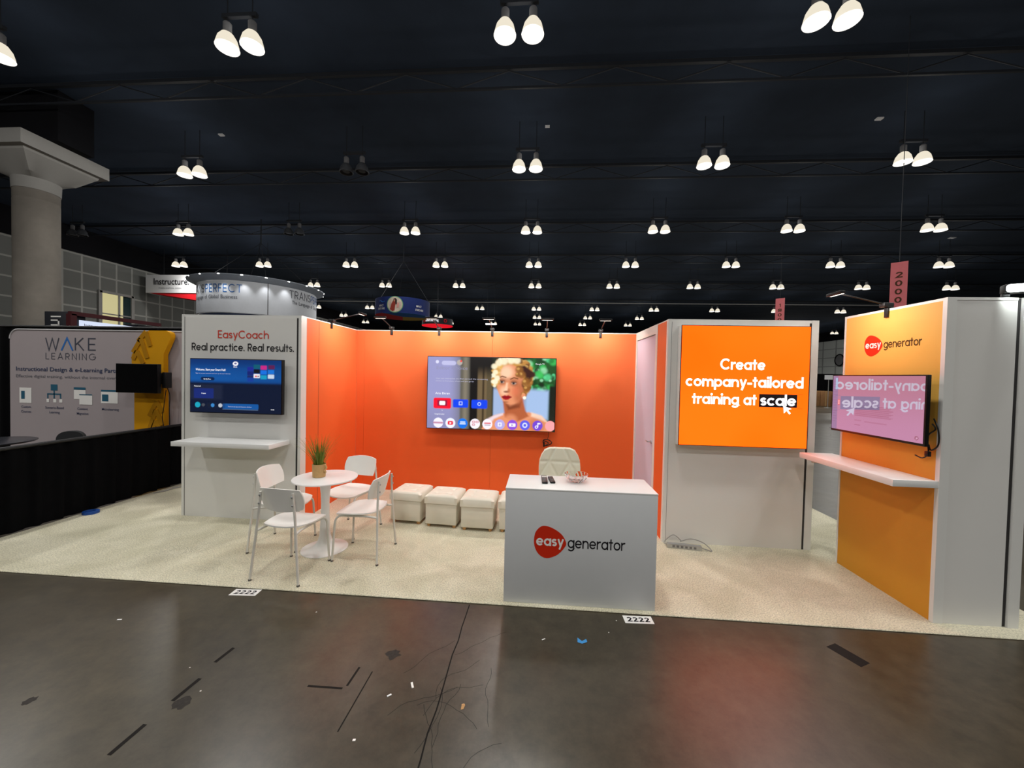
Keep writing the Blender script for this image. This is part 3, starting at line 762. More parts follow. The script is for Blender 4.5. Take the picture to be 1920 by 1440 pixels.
m_uiw = glow('screen_white', (250, 250, 255), 1.1, sample=False); m_uig = glow('screen_pale', (206, 206, 232), .9, sample=False)
def tvf(u, v): 
    return plane_fn(((u-.5)*(TVW-.02), -.003, (.5-v)*(TVH-.02)), (1, 0, 0), (0, 0, 1), .0005)
types('screen_text', [('Ana Ekran', tvf(.063, .525), .215, .034, 'l'), ('TV', tvf(.12, .663), .06, .04, 'c'), ('TV', tvf(.12, .755), .022, .012, 'c'), ('Google TV', tvf(.845, .085), .13, .022, 'l'), ('Uygulamalar', tvf(.06, .81), .15, .018, 'l')], m_uiw, sc)
types('screen_text', [('that put everyone on that earned the streaming', tvf(.065, .31), .77, .020, 'l'), ('service its first place, where and you go for', tvf(.065, .345), .57, .020, 'l')], m_uig, sc)
types('screen_text', [('Editor Choice', tvf(.07, .175), .46, .05, 'l')], glow('screen_faint', (150, 150, 182), 1.0, sample=False), sc)
# cable with plug bundle hanging below
cab = thing('power_cable', 'short black cable bundle hanging below the large television', 'cable', (.118, 5.62, .86))
MB().tube(catmull([(.015, .02, .12), (.018, .01, .06), (.0, 0, .01)]), .004, 6).build('cord', m_black, cab)
b_ = MB(); b_.tube(catmull([(-.05, 0, .0), (.0, -.01, .01), (.055, 0, -.02), (.06, -.01, -.05), (-.02, 0, -.085), (-.055, -.005, -.05)], True), .007, 6, closed=True)
b_.tube(catmull([(-.05, -.01, -.01), (.02, -.015, -.045), (-.05, -.01, -.09)]), .007, 6); b_.box(-.06, -.035, -.02, .0, -.10, -.03, bev=.004)
b_.build('bundle', m_black, cab)

# left television: blue home page
NX2, NY2 = 180, 102
p = Pic(NX2, NY2, 1.78)
p.im[:] = L3(8, 20, 46)
p.mix(1-sm(.40, .47, p.v), L3(10, 62, 128)); p.mix((1-sm(.36, .46, p.v))*sm(.0, .4, p.v)*(1-.5*p.u), L3(16, 84, 158)); p.mix((1-sm(0, .2, p.v))*.6, L3(8, 36, 92))
p.mix((1-sm(.33, .38, p.u))*sm(.46, .5, p.v)*(1-sm(.72, .8, p.v)), L3(26, 34, 58))
p.rect(.04, .26, .55, .74, L3(22, 40, 112), .008); p.rect(.12, .26, .335, .38, L3(8, 34, 74), .012); p.rect(.115, .27, .34, .40, L3(6, 32, 72), .02)
tiles = [(.63, .13, (30, 40, 140)), (.63, .21, (20, 34, 110)), (.63, .29, (26, 40, 96)), (.70, .17, (14, 16, 24)), (.70, .26, (236, 230, 236)), (.775, .10, (196, 40, 130)), (.775, .19, (20, 110, 220)), (.775, .28, (20, 150, 190)), (.855, .18, (24, 112, 210)), (.855, .265, (196, 210, 230)), (.63, .33, (20, 60, 150)), (.86, .09, (90, 30, 80)), (.70, .085, (14, 90, 110))]
for a, b, c_ in tiles: p.rect(a, a+.068, b, b+.075, L3(*c_), .006)
p.rect(.715, .735, .29, .315, L3(220, 20, 30), .004); p.rect(.74, .76, .293, .312, L3(90, 60, 70), .002)
p.ell(.50, .075, .03, .042, L3(238, 238, 246), .1); p.ell(.5, .072, .014, .016, L3(90, 90, 140), .3)
p.ell(.082, .865, .030, .052, L3(24, 160, 186), .08); p.ell(.145, .865, .018, .03, L3(70, 74, 84), .1); p.ell(.25, .868, .02, .035, L3(70, 160, 240), .1); p.ell(.335, .868, .022, .037, L3(224, 230, 240), .1); p.ell(.205, .868, .016, .03, L3(20, 24, 36), .1)
p.rect(.36, .755, .83, .93, L3(18, 84, 156), .012); p.rect(.18, .39, .82, .92, L3(16, 30, 58), .02, .35); p.rect(.36, .75, .935, .94, L3(120, 150, 190), .002)
T2W, T2H = 1.128, .634
tv2 = tv_body('television', 'television with a blue home screen on the left grey wall', T2W, T2H, (-3.515, 4.172, 1.598), 0, .05, .074)
m_scr2 = attr_glow('blue_home_picture', 1.05)
sc2 = paint('screen', NX2, NY2, p.im, m_scr2, tv2, lambda a, b: Vector(((a-.5)*(T2W-.016), -.0015, (.5-b)*(T2H-.02))))
def tvf2(u, v): return plane_fn(((u-.5)*(T2W-.016), -.003, (.5-v)*(T2H-.02)), (1, 0, 0), (0, 0, 1), .0005)
types('screen_text', [('Welcome. Start your Smart Hub!', tvf2(.06, .215), .37, .026, 'l'), ('Set Up Now', tvf2(.19, .385), .09, .015, 'c'), ('Featured', tvf2(.045, .52), .08, .013, 'l'), ('Projects', tvf2(.15, .655), .055, .013, 'c'), ('Media', tvf2(.5, .145), .045, .011, 'c'), ('10:46', tvf2(.91, .93), .04, .012, 'c')], m_uiw, sc2, .01)
types('screen_text', [('Sign in to your account and set up all your devices', tvf2(.06, .275), .43, .012, 'l'), ('There are new apps and channels to find here', tvf2(.42, .895), .29, .014, 'l')], m_uig, sc2)

# square LED screen
LED_O, LED_W = (1.18, .112, .008), (3.2, 3.2, 3.2)
led = thing('led_screen', 'square orange screen with white advertising words', 'screen', (2.108, 4.150, 1.7315))
B(-.645, .645, 0, .1, -.632, .632, bev=.003).build('housing', m_frame, led)
B(-.645, .645, -.0035, .004, -.632, .632).build('border', mat('screen_border_brown', (96, 48, 30), .5, .4, noise=.05), led)
m_led = bpy.data.materials.new('led_orange'); m_led.use_nodes = True
_b = m_led.node_tree.nodes['Principled BSDF']; _b.inputs['Base Color'].default_value = (.006, .004, .002, 1); _b.inputs['Roughness'].default_value = .7; _b.inputs['Specular IOR Level'].default_value = .1
_b.inputs['Emission Color'].default_value = (*LED_O, 1); _b.inputs['Emission Strength'].default_value = 1.9
_nt = m_led.node_tree; _tc = _nt.nodes.new('ShaderNodeTexCoord'); _n = _nt.nodes.new('ShaderNodeTexNoise'); _n.inputs['Scale'].default_value = 1.4; _n.inputs['Detail'].default_value = 0
_rp = _nt.nodes.new('ShaderNodeValToRGB'); _rp.color_ramp.elements[0].position = .35; _rp.color_ramp.elements[0].color = (1.36, .100, .001, 1); _rp.color_ramp.elements[1].position = .65; _rp.color_ramp.elements[1].color = (1.36, .120, .003, 1)
_nt.links.new(_tc.outputs['Object'], _n.inputs['Vector']); _nt.links.new(_n.outputs['Fac'], _rp.inputs['Fac']); _nt.links.new(_rp.outputs['Color'], _b.inputs['Emission Color'])
scl = B(-.638, .638, -.0045, -.001, -.625, .625).build('screen', m_led, led)
m_ledw = glow('led_white', LED_W, 1.0, linear=True, sample=False); m_ledk = mat('led_black', (20, 16, 14), .5)
lf = plane_fn((0, -.0045, 0), (1, 0, 0), (0, 0, 1), .002)
lf2 = plane_fn((0, -.0045, 0), (1, 0, 0), (0, 0, 1), .0035)
P_ = [Vector(lf(a, b)) for a, b in ((.155, -.207), (.53, -.207), (.53, -.073), (.155, -.073))]
MB().add(P_, [(0, 1, 2, 3)]).build('word_highlight', m_ledk, scl)
letters('screen_words', 'Create', m_ledw, lambda x, y: lf2(x-.02, y+.174), .448, .114, .165, .06, scl)
letters('screen_words', 'company-tailored', m_ledw, lambda x, y: lf2(x-.002, y-.006), 1.172, .114, .165, .06, scl)
letters('screen_words', 'training at', m_ledw, lambda x, y: lf2(x-.195, y-.190), .648, .114, .165, .065, scl)
letters('screen_words', 'scale', m_ledw, lambda x, y: lf2(x+.343, y-.190), .350, .114, .165, .05, scl)
ar = [(0, 0), (.078, -.03), (.045, -.043), (.072, -.08), (.058, -.09), (.031, -.052), (.008, -.08)]
lf3 = plane_fn((0, -.0045, 0), (1, 0, 0), (0, 0, 1), .005)
MB().add([lf3(.395+a*1.05, -.190+b*.95) for a, b in ar], [tuple(range(7))]).build('arrow_cursor', m_ledw, scl)
g_ = MB()
for a, b in ((.535, -.066), (.535, -.212)): g_.add([lf2(a, b), lf2(a+.05, b), lf2(a+.05, b-.002), lf2(a, b-.002)], [(0, 1, 2, 3)])
g_.build('guide_line', m_ledk, scl)

# television on the yellow tower: pale document page, glossy glass
NX3, NY3 = 150, 90
p = Pic(NX3, NY3, 1.72)
p.im[:] = L3(152, 130, 158); p.mix(sm(.0, 1, p.v)*.8, L3(168, 146, 190)); p.mix(sm(.4, 1., p.u)*sm(.3, .9, p.v)*.35, L3(176, 150, 190))
p.mix(1-sm(.065, .075, p.u), L3(96, 130, 176)); 
for q in range(16): p.rect(.01, .05+.01*(q % 3), .1+.05*q, .107+.05*q, L3(60, 80, 130), .002, .6)
for q in range(11): p.rect(.30, .72-.02*(q % 3), .52+.018*q, .526+.018*q, L3(96, 66, 104), .002, .75)
for a, b, w_ in ((.30, .78, .08), (.42, .79, .24), (.30, .86, .07)): p.rect(a, a+w_, b, b+.008, L3(96, 66, 104), .002, .8)
p.rect(.075, .1, .44, .54, L3(240, 90, 96), .004); p.rect(.08, .095, .455, .485, L3(250, 220, 225), .002); p.rect(.08, .095, .495, .525, L3(250, 220, 225), .002)
p.ell(.945, .93, .016, .028, L3(70, 60, 90), .15); p.ell(.945, .93, .010, .018, L3(190, 170, 205), .15)
T3W, T3H = .920, .536
tv3 = tv_body('television', 'television with a pale lilac page mirroring the orange screen', T3W, T3H, (2.850, 3.509, 1.600), rad(-90), .03, .09)
m_scr3 = attr_glow('document_picture', .8, rough=.02, ior=1.75)
paint('screen', NX3, NY3, p.im, m_scr3, tv3, lambda a, b: Vector(((a-.5)*(T3W-.024), -.0015, (.5-b)*(T3H-.03)+.004)))
cab2 = thing('power_cable', 'black cables looping beside the television on yellow tower', 'cable', (2.955, 3.1, 1.4))
MB().tube(catmull([(-.01, .0, .10), (-.005, -.02, .06), (-.01, .03, .0), (-.01, .02, -.12), (-.01, .06, -.17), (-.01, .12, -.16)]), .005, 6).build('cord', m_black, cab2)
MB().tube(catmull([(-.01, -.01, .14), (-.01, -.045, .06), (-.01, -.05, -.05), (-.01, .0, -.10), (-.01, .02, -.06)]), .005, 6).build('cord', m_black, cab2)
B(-.03, -.005, -.0, .03, -.15, -.11, bev=.004).build('plug', m_black, cab2)

# ------------------------------------------------------------------ counter
ct = thing('reception_counter', 'white reception counter with red and black logo on its front', 'counter', (-.252, 2.9708, ZK), )
CW, CD, CH = 1.1663, .4142, .9144-ZK
B(0, CW, 0, CD, 0, CH-.012, bev=.002).build('body', mat('counter_white', (214, 216, 217), .4, .45, noise=.01), ct)
B(-.001, CW+.001, -.001, CD+.001, CH-.012, CH, bev=.002).build('top', m_white, ct)
logo(ct, plane_fn((.355, 0, .503-ZK), (1, 0, 0), (0, 0, 1), .002), .250, .437, .012, m_ink, .091)

# remotes
def remote(label, x, y, l, w, rz, btn):
    r_ = thing('remote_control', label, 'remote control', (x, y, .915), rz)
    B(-w/2, w/2, -l/2, l/2, 0, .016, bev=.005).build('body', m_black, r_)
    bb = MB()
    if btn:
        bb.box(-w*.42, w*.42, l*.20, l*.36, .016, .0175)
        bb.build('label_strip', mat('pale_key', (214, 212, 206), .5), r_)
        bb = MB()
    for i in range(3):
        for q in range(6 if btn else 4): bb.box(-w*.33+i*w*.24, -w*.33+i*w*.24+w*.17, -l*.3+q*l*.085, -l*.3+q*l*.085+l*.05, .016, .0178)
    bb.build('buttons', m_grey, r_)
remote('longer black remote control with pale strip on counter', .052, 3.225, .215, .048, rad(2), True)
remote('shorter plain black remote control on the counter', .112, 3.222, .175, .042, rad(6), False)
# cut glass bowl
gl = bpy.data.materials.new('clear_cut_glass'); gl.use_nodes = True
_g = gl.node_tree.nodes['Principled BSDF']; _g.inputs['Transmission Weight'].default_value = 1.0; _g.inputs['Roughness'].default_value = .02; _g.inputs['IOR'].default_value = 1.18; _g.inputs['Coat Weight'].default_value = 1.0; _g.inputs['Coat IOR'].default_value = 1.6; _g.inputs['Base Color'].default_value = (1, 1, 1, 1)
vo = []; fo = []; n = 32; prof = [(.045, 0), (.06, .006), (.085, .035), (.098, .065), (.094, .068), (.080, .04), (.05, .014), (.002, .012)]
mb = MB(); R_ = []
for i, (r, z) in enumerate(prof):
    for q in range(n):
        kk = 1+(.035 if (q+i) % 2 else -.03)*(1 if 0 < i < 4 else 0); a = 2*PI*q/n; R_.append((r*kk*math.cos(a), r*kk*math.sin(a), z+(.004 if i in (3, 4) and q % 4 == 0 else 0)))
fs = [tuple(range(n))[::-1]]+[(i*n+q, i*n+(q+1) % n, (i+1)*n+(q+1) % n, (i+1)*n+q) for i in range(len(prof)-1) for q in range(n)]+[tuple((len(prof)-1)*n+q for q in range(n))]
mb.add(R_, fs); bw = mb.build('glass_bowl', gl, None, smooth=False)
bw.location = (.318, 3.225, .9155); tag(bw, 'clear cut glass bowl on the white counter', 'bowl')

# ------------------------------------------------------------------ swivel chair behind the counter
sw = thing('swivel_chair', 'white quilted swivel chair behind the reception counter', 'chair', (.232, 4.05, ZK))
def shell_half(z):   # half width of the shell back at a height
    pts = [(.40, .20), (.5, .205), (.60, .215), (.70, .222), (.78, .224), (.86, .216), (.92, .195), (.96, .165), (.985, .11)]
    for (a, b), (c_, d_) in zip(pts, pts[1:]):
        if z <= c_: return b+(d_-b)*(z-a)/(c_-a)
    return .1
mb = MB(); nu, nv = 24, 22; g1 = []; seams = [((-.24, .845), (.24, .84)), ((-.115, .845), (.03, .60)), ((.05, .99), (.12, .84)), ((.11, .84), (.25, .62)), ((.11, .84), (-.02, .62)), ((-.12, .845), (-.26, .62)), ((-.12, .845), (-.05, .99))]
def sdist(x, z):
    d = 9
    for (a, b), (c_, e_) in seams:
        dx, dz = c_-a, e_-b; t = max(0, min(1, ((x-a)*dx+(z-b)*dz)/(dx*dx+dz*dz))); d = min(d, math.hypot(x-a-t*dx, z-b-t*dz))
    return d
nu, nv = 48, 44
for jv in range(nv+1):
    z = .44+(.985-.44)*jv/nv
    for iu in range(nu+1):
        x = shell_half(z)*(-1+2*iu/nu); y = .22-.05*math.cos(x*3.2)*1.0-.10*(.7-z)*0-.35*x*x*2+(z-.7)*.12
        y += .010*math.exp(-(sdist(x, z)/.012)**2); g1.append((x, y, z))
fs = [(jv*(nu+1)+iu, jv*(nu+1)+iu+1, (jv+1)*(nu+1)+iu+1, (jv+1)*(nu+1)+iu) for jv in range(nv) for iu in range(nu)]
nb = len(g1); g2 = [(x*1.03, y+.045, z+(.008 if z > .95 else 0)) for x, y, z in g1]
fs += [tuple(i+nb for i in f_)[::-1] for f_ in fs]
edge = [iu for iu in range(nu+1)]+[jv*(nu+1)+nu for jv in range(1, nv+1)]+[nv*(nu+1)+iu for iu in range(nu-1, -1, -1)]+[jv*(nu+1) for jv in range(nv-1, 0, -1)]
fs += [(edge[i], edge[(i+1) % len(edge)], edge[(i+1) % len(edge)]+nb, edge[i]+nb) for i in range(len(edge))]
mb.add(g1+g2, fs); mb.build('backrest', m_quilt, sw, angle=60)
MB().prism(rrect(-.23, .23, -.24, .2, .1), (0, 0, .40), (1, 0, 0), (0, 1, 0), (0, 0, .07)).build('seat', m_quilt, sw)
MB().lathe([(.028, .06), (.028, .25), (.018, .25), (.018, .4)], n=16).build('column', m_chrome, sw)
b5 = MB()
for q in range(5):
    a = 2*PI*q/5+.3; b5.tube([(0, 0, .09), (.27*math.cos(a), .27*math.sin(a), .06)], .02, 8, r2=.013)
b5.build('base', m_chrome, sw)
for q in range(5):
    a = 2*PI*q/5+.3; MB().lathe([(.001, 0), (.02, .005), (.025, .025), (.02, .045), (.001, .05)], (.27*math.cos(a), .27*math.sin(a), 0), 12).build('caster', m_black, sw)

# ------------------------------------------------------------------ round table
tb = thing('round_table', 'round white pedestal table among four white chairs', 'table', (-2.13, 3.675, ZK))
MB().lathe([(.001, .700), (.27, .700), (.298, .708), (.302, .716), (.300, .722), (.29, .724), (.001, .724)], n=64).build('tabletop', m_white, tb)
MB().lathe([(.218, 0), (.218, .006), (.20, .012), (.15, .022), (.10, .042), (.068, .08), (.052, .14), (.045, .25), (.040, .36), (.039, .46), (.043, .56), (.052, .64), (.064, .70)], n=48).build('pedestal', m_white, tb)

# ------------------------------------------------------------------ chairs
def make_chair():
    t = thing('dining_chair', None, 'chair', group='white chairs around the round table')
    # seat: bent shell
    nu, nv = 14, 14; top = []; outl = []
    sv = MB(); V1 = []; 
    for jv in range(nv+1):
        for iu in range(nu+1):
            a, b = -1+2*iu/nu, -1+2*jv/nv
            # squircle mapping for round corners
            x = a*math.sqrt(1-b*b*.30); y = b*math.sqrt(1-a*a*.30)
            X = x*(.212-.02*(y < 0)*abs(y)); Y = y*.210+.022
            Z = .452+.012*(x*x)-.010*max(0, y)**3*2+.016*max(0, -y)**2-.008*(1-x*x)*(1-y*y)
            V1.append((X, Y, Z))
    q1 = [(jv*(nu+1)+iu, jv*(nu+1)+iu+1, (jv+1)*(nu+1)+iu+1, (jv+1)*(nu+1)+iu) for jv in range(nv) for iu in range(nu)]
    nb = len(V1); V2 = [(x, y, z-.012) for x, y, z in V1]
    edge = [iu for iu in range(nu+1)]+[jv*(nu+1)+nu for jv in range(1, nv+1)]+[nv*(nu+1)+iu for iu in range(nu-1, -1, -1)]+[jv*(nu+1) for jv in range(nv-1, 0, -1)]
    rim = [(edge[i], edge[(i+1) % len(edge)], edge[(i+1) % len(edge)]+nb, edge[i]+nb) for i in range(len(edge))]
    sv.add(V1+V2, q1+[tuple(i+nb for i in f_)[::-1] for f_ in q1]+rim); sv.build('seat', m_chair, t, angle=50)
    # backrest: bent rounded panel
    V1 = []; nu, nv = 18, 12
    for jv in range(nv+1):
        for iu in range(nu+1):
            a, b = -1+2*iu/nu, -1+2*jv/nv
            x = a*math.sqrt(1-b*b*.16); z = b*math.sqrt(1-a*a*.30)
            V1.append((x*.205, -.182+.055*x*x-.03*z, .688+z*.108))
    q1 = [(jv*(nu+1)+iu, jv*(nu+1)+iu+1, (jv+1)*(nu+1)+iu+1, (jv+1)*(nu+1)+iu) for jv in range(nv) for iu in range(nu)]
    nb = len(V1); V2 = [(x, y-.012, z) for x, y, z in V1]
    edge = [iu for iu in range(nu+1)]+[jv*(nu+1)+nu for jv in range(1, nv+1)]+[nv*(nu+1)+iu for iu in range(nu-1, -1, -1)]+[jv*(nu+1) for jv in range(nv-1, 0, -1)]
    rim = [(edge[i], edge[(i+1) % len(edge)], edge[(i+1) % len(edge)]+nb, edge[i]+nb) for i in range(len(edge))]
    bk = MB().add(V1+V2, q1+[tuple(i+nb for i in f_)[::-1] for f_ in q1]+rim).build('backrest', m_chair, t, angle=50)
    for s in (-1, 1):
        # rear leg, leaning up to the back
        MB().tube([(s*.228, -.225, .008), (s*.188, -.206, .40), (s*.172, -.200, .56), (s*.158, -.200, .68), (s*.151, -.202, .760)], .0105, 10).build('leg', m_tube, t)
        # front leg running on as seat rail to the rear leg
        pts = [(s*.200, .222, .008), (s*.188, .205, .36)]+bez((s*.188, .205, .36), (s*.183, .200, .432), (s*.178, .13, .432), 6)[1:]+[(s*.172, -.09, .430)]+bez((s*.172, -.09, .430), (s*.172, -.15, .428), (s*.186, -.205, .424), 4)[1:]
        MB().tube(pts, .0105, 10).build('leg', m_tube, t)
        for z, yy in ((.660, -.205), (.730, -.205)):
            bo = MB().lathe([(.009, 0), (.009, .006), (.004, .009)], n=10); bo.v = [(x+s*(.157 if z < .7 else .151), yy-.006-z_, z+y_) for x, y_, z_ in bo.v]
            bo.build('bolt', m_silver, bk)
        MB().lathe([(.013, 0), (.013, .01), (.011, .014)], (s*.228, -.225, 0), 10).build('foot', m_foot, t)
        MB().lathe([(.013, 0), (.013, .01), (.011, .014)], (s*.200, .222, 0), 10).build('foot', m_foot, t)
    return t
ch0 = make_chair()
spots = [((-2.165, 3.232), -5, 'white metal chair in front of the round table, back to the viewer'),
         ((-2.60, 3.73), -84, 'white metal chair on the left of the round table, facing right'),
         ((-1.692, 3.626), 90, 'white metal chair on the right of the round table, facing left'),
         ((-2.10, 4.165), 168, 'white metal chair behind the round table, facing the viewer')]
for q, ((x, y), a, lab) in enumerate(spots):
    t = ch0 if q == 0 else dup(ch0)
    t.location = (x, y, ZK); t.rotation_euler = (0, 0, rad(a)); t['label'] = lab

# ------------------------------------------------------------------ potted grass
pot = thing('potted_grass', 'spiky green grass in a tan pot on the round table', 'plant', (-2.197, 3.672, ZK+.7245))
MB().lathe([(.056, 0), (.060, .003), (.0625, .07), (.064, .128), (.060, .130), (.057, .115), (.001, .112)], n=36).build('pot', m_kraft, pot)
MB().tube(catmull([(.060, -.01, .12), (.078, -.012, .112), (.082, -.012, .09), (.066, -.012, .08), (.062, -.012, .065), (.078, -.014, .055), (.066, -.012, .04)]), .008, 8).build('handle', m_kraft, pot)
m_gr = mat('grass_green', (112, 126, 44), .6, .3, noise=.55, nscale=14)
gb = MB(); random.seed(11)
for q in range(170):
    a = random.uniform(0, 2*PI); r0 = .045*math.sqrt(random.random()); L = random.uniform(.17, .345); lean = random.uniform(.0, .85)*(.4+r0/.045*.6); wd = random.uniform(.0022, .0038)
    b = Vector((r0*math.cos(a), r0*math.sin(a), .10)); d_ = Vector((math.cos(a), math.sin(a), 0)); sdv = Vector((-math.sin(a), math.cos(a), 0)); P = []
    for i in range(6):
        t_ = i/5; p_ = b+Vector((0, 0, L*t_*(1-.18*lean*t_)))+d_*(L*lean*(.35*t_+.65*t_*t_)); w_ = wd*(1-.85*t_); P += [p_-sdv*w_, p_+sdv*w_+d_*.0006]
    gb.add(P, [(2*i, 2*i+1, 2*i+3, 2*i+2) for i in range(5)])
gb.build('grass_blades', m_gr, pot)

# ------------------------------------------------------------------ tufted cube stools
def make_ottoman():
    t = thing('ottoman', None, 'stool', group='cream cube stools along the orange wall')
    B(-.185, .185, -.185, .185, .035, .275, bev=.008, seg=3).build('body', m_vinyl, t)
    # tufted lid
    nu = 28; V1 = []
    for jv in range(nu+1):
        for iu in range(nu+1):
            a, b = -1+2*iu/nu, -1+2*jv/nu
            x = .196*a; y = .196*b; z = .368+.012*(1-a**8)*(1-b**8)-.014*max(0, max(abs(a), abs(b))-.86)/.14
            for ta in (-.42, .42):
                for tb_ in (-.42, .42): z -= .014*math.exp(-((a-ta)**2+(b-tb_)**2)/.02)
            for s_ in (-.42, .42): z -= .005*math.exp(-((a-s_)/.05)**2)*(abs(b) < .5) + .005*math.exp(-((b-s_)/.05)**2)*(abs(a) < .5)
            V1.append((x, y, z))
    q1 = [(jv*(nu+1)+iu, jv*(nu+1)+iu+1, (jv+1)*(nu+1)+iu+1, (jv+1)*(nu+1)+iu) for jv in range(nu) for iu in range(nu)]
    nb = len(V1); V2 = [(x, y, .278) for x, y, z in V1]
    edge = [iu for iu in range(nu+1)]+[jv*(nu+1)+nu for jv in range(1, nu+1)]+[nu*(nu+1)+iu for iu in range(nu-1, -1, -1)]+[jv*(nu+1) for jv in range(nu-1, 0, -1)]
    rim = [(edge[i], edge[(i+1) % len(edge)], edge[(i+1) % len(edge)]+nb, edge[i]+nb) for i in range(len(edge))]
    MB().add(V1+V2, q1+[tuple(i+nb for i in f_)[::-1] for f_ in q1]+rim).build('lid', m_vinyl, t, angle=50)
    for sx in (-.15, .15):
        for sy in (-.15, .15): MB().lathe([(.016, 0), (.022, .02), (.024, .036)], (sx, sy, 0), 12).build('leg', m_wood, t)
    return t
ot0 = make_ottoman()
for q, (x, y, a, lab) in enumerate([(-1.545, 4.58, -5, 'cream tufted cube stool nearest the white chairs'), (-1.105, 4.515, -4, 'second cream tufted cube stool from the white chairs'),
                                    (-.68, 4.465, -2, 'third cream tufted cube stool from the white chairs'), (-.245, 4.465, -1, 'cream tufted cube stool half hidden behind the counter')]):
    t = ot0 if q == 0 else dup(ot0); t.location = (x, y, ZK); t.rotation_euler = (0, 0, rad(a)); t['label'] = lab

# ------------------------------------------------------------------ power strip by the right grey wall
ps = thing('power_strip', 'silver power strip lying on carpet under the orange screen', 'power strip', (1.55, 4.125, ZK), rad(-8))
B(-.17, .17, -.025, .025, 0, .045, bev=.004).build('body', m_silver, ps)
bb = MB()
for i in range(6): bb.box(-.12+i*.042, -.096+i*.042, -.0265, -.025, .012, .034)
bb.build('sockets', m_grey, ps)
MB().tube(catmull([(.17, .01, .02), (.22, .0, .012), (.27, .0, .006), (.2, .05, .06), (.08, .06, .085), (-.03, .05, .05)]), .005, 6).build('cord', m_cable_w, ps)
MB().tube(catmull([(-.17, .02, .02), (-.19, .05, .03), (-.1, .06, .11), (-.02, .05, .06)]), .005, 6).build('cord', m_cable_w, ps)

# ------------------------------------------------------------------ clip-on arm lights
m_armlit = glow('arm_led_strip', (255, 246, 232), 2.5, sample=False)
def make_arm():
    t = thing('arm_light', None, 'clip light', group='clip-on arm lights along the booth walls')
    # origin at the wall face top; +X along wall, -Y toward viewer
    MB().box(-.018, .018, -.014, -.004, -.075, .014, bev=.002).box(-.018, .018, -.004, .05, .002, .014, bev=.002).build('clamp', m_blackm, t)
    B(-.03, .03, -.05, .03, .012, .05, bev=.008).build('driver_box', m_blackm, t)
    MB().tube([(0, -.03, .04), (.0, -.42, .135)], .007, 8).build('arm', m_blackm, t)
    hd = B(-.085, .085, -.45, -.41, .115, .14, bev=.004).build('head', m_blackm, t)
    B(-.07, .07, -.425, -.409, .1135, .1155).build('lens', m_armlit, hd)
    return t
ar0 = make_arm()
def arm_spot(t, w=ARM_W):
    ld = bpy.data.lights.new('arm_led', 'AREA'); ld.shape = 'RECTANGLE'; ld.size = .14; ld.size_y = .03; ld.energy = w; ld.color = (1, .95, .88)
    o = bpy.data.objects.new('arm_led', ld); C.objects.link(o); o.parent = t
    o.location = (0, -.412, .108); o.rotation_euler = (rad(36), 0, 0)
    return o
arms = [((-2.26, 5.653, H), 0, 'arm light clipped on orange back wall, leftmost'), ((-1.53, 5.653, H), 0, 'arm light clipped on orange back wall, second from left'),
        ((-.73, 5.653, H), 0, 'arm light clipped on orange back wall, middle one above television'), ((.075, 5.653, H), 0, 'arm light clipped on orange back wall, fourth from left'),
        ((.852, 5.653, H), 0, 'arm light clipped on orange back wall, nearest the door'), ((-2.804, 4.93, H), 90, 'arm light clipped on the orange side wall at left'),
        ((2.973, 3.55, H), -90, 'arm light clipped on top of the yellow tower panel')]
for q, (l, a, lab) in enumerate(arms):
    t = ar0 if q == 0 else dup(ar0); t.location = l; t.rotation_euler = (0, 0, rad(a)); t['label'] = lab
    arm_spot(t, .7 if a == -90 else ARM_W)
# bright flood at the tower's right end
fl = thing('flood_light', 'bright white flood light on the far right tower top', 'flood light', (3.385, 3.085, H), rad(-30))
B(-.018, .018, -.02, .02, .002, .03, bev=.003).build('clamp', m_blackm, fl)
fh = MB(); fh.box(-.02, .26, -.05, .03, .03, .095, bev=.01); fh.build('head', m_blackm, fl)
MB().prism(rrect(-.012, .252, .034, .09, .02), (0, -.0515, 0), (1, 0, 0), (0, 0, 1), (0, -.003, 0)).build('lens', glow('flood_lens', (244, 255, 252), 14.0, sample=False), fl)
ld = bpy.data.lights.new('flood_led', 'AREA'); ld.shape = 'RECTANGLE'; ld.size = .24; ld.size_y = .05; ld.energy = FLOOD_W; ld.color = (.92, 1, .98)
o = bpy.data.objects.new('flood_led', ld); C.objects.link(o); o.parent = fl; o.location = (.12, -.065, .06); o.rotation_euler = (rad(90), 0, 0)

# ------------------------------------------------------------------ floor marks and litter
def decal(name, label, cat, pts, m, z=.0008, group=None, t=.0006):
    o = MB().prism(pts, (0, 0, z-.0006), (1, 0, 0), (0, 1, 0), (0, 0, t)).build(name, m, None, smooth=False)
    return tag(o, label, cat, group)
def strip(a, b, w):
    a, b = Vector(a), Vector(b); d_ = (b-a).normalized(); n_ = Vector((-d_.y, d_.x))*w/2
    return [tuple(a+n_), tuple(a-n_), tuple(b-n_), tuple(b+n_)]
TG = 'dark tape marks on the aisle floor'
decal('tape_mark', 'long dark tape strip on concrete, nearest the lower left corner', 'tape mark', strip((-1.946, 1.588), (-1.940, 1.745), .022), m_tape, group=TG)
decal('tape_mark', 'dark tape strip on concrete beside the square dark smudge', 'tape mark', strip((-1.936, 1.885), (-1.925, 2.04), .022), m_tape, group=TG)
decal('tape_mark', 'short dark tape strip on concrete, farther left of counter', 'tape mark', strip((-1.944, 2.163), (-1.930, 2.29), .022), m_tape, group=TG)
decal('tape_mark', 'crosswise dark tape strip forming a corner on the concrete', 'tape mark', strip((-1.281, 2.052), (-1.078, 2.055), .013), m_tape, group=TG)
decal('tape_mark', 'short dark tape strip meeting the crosswise strip', 'tape mark', strip((-1.061, 2.075), (-1.056, 2.216), .013), m_tape, group=TG)
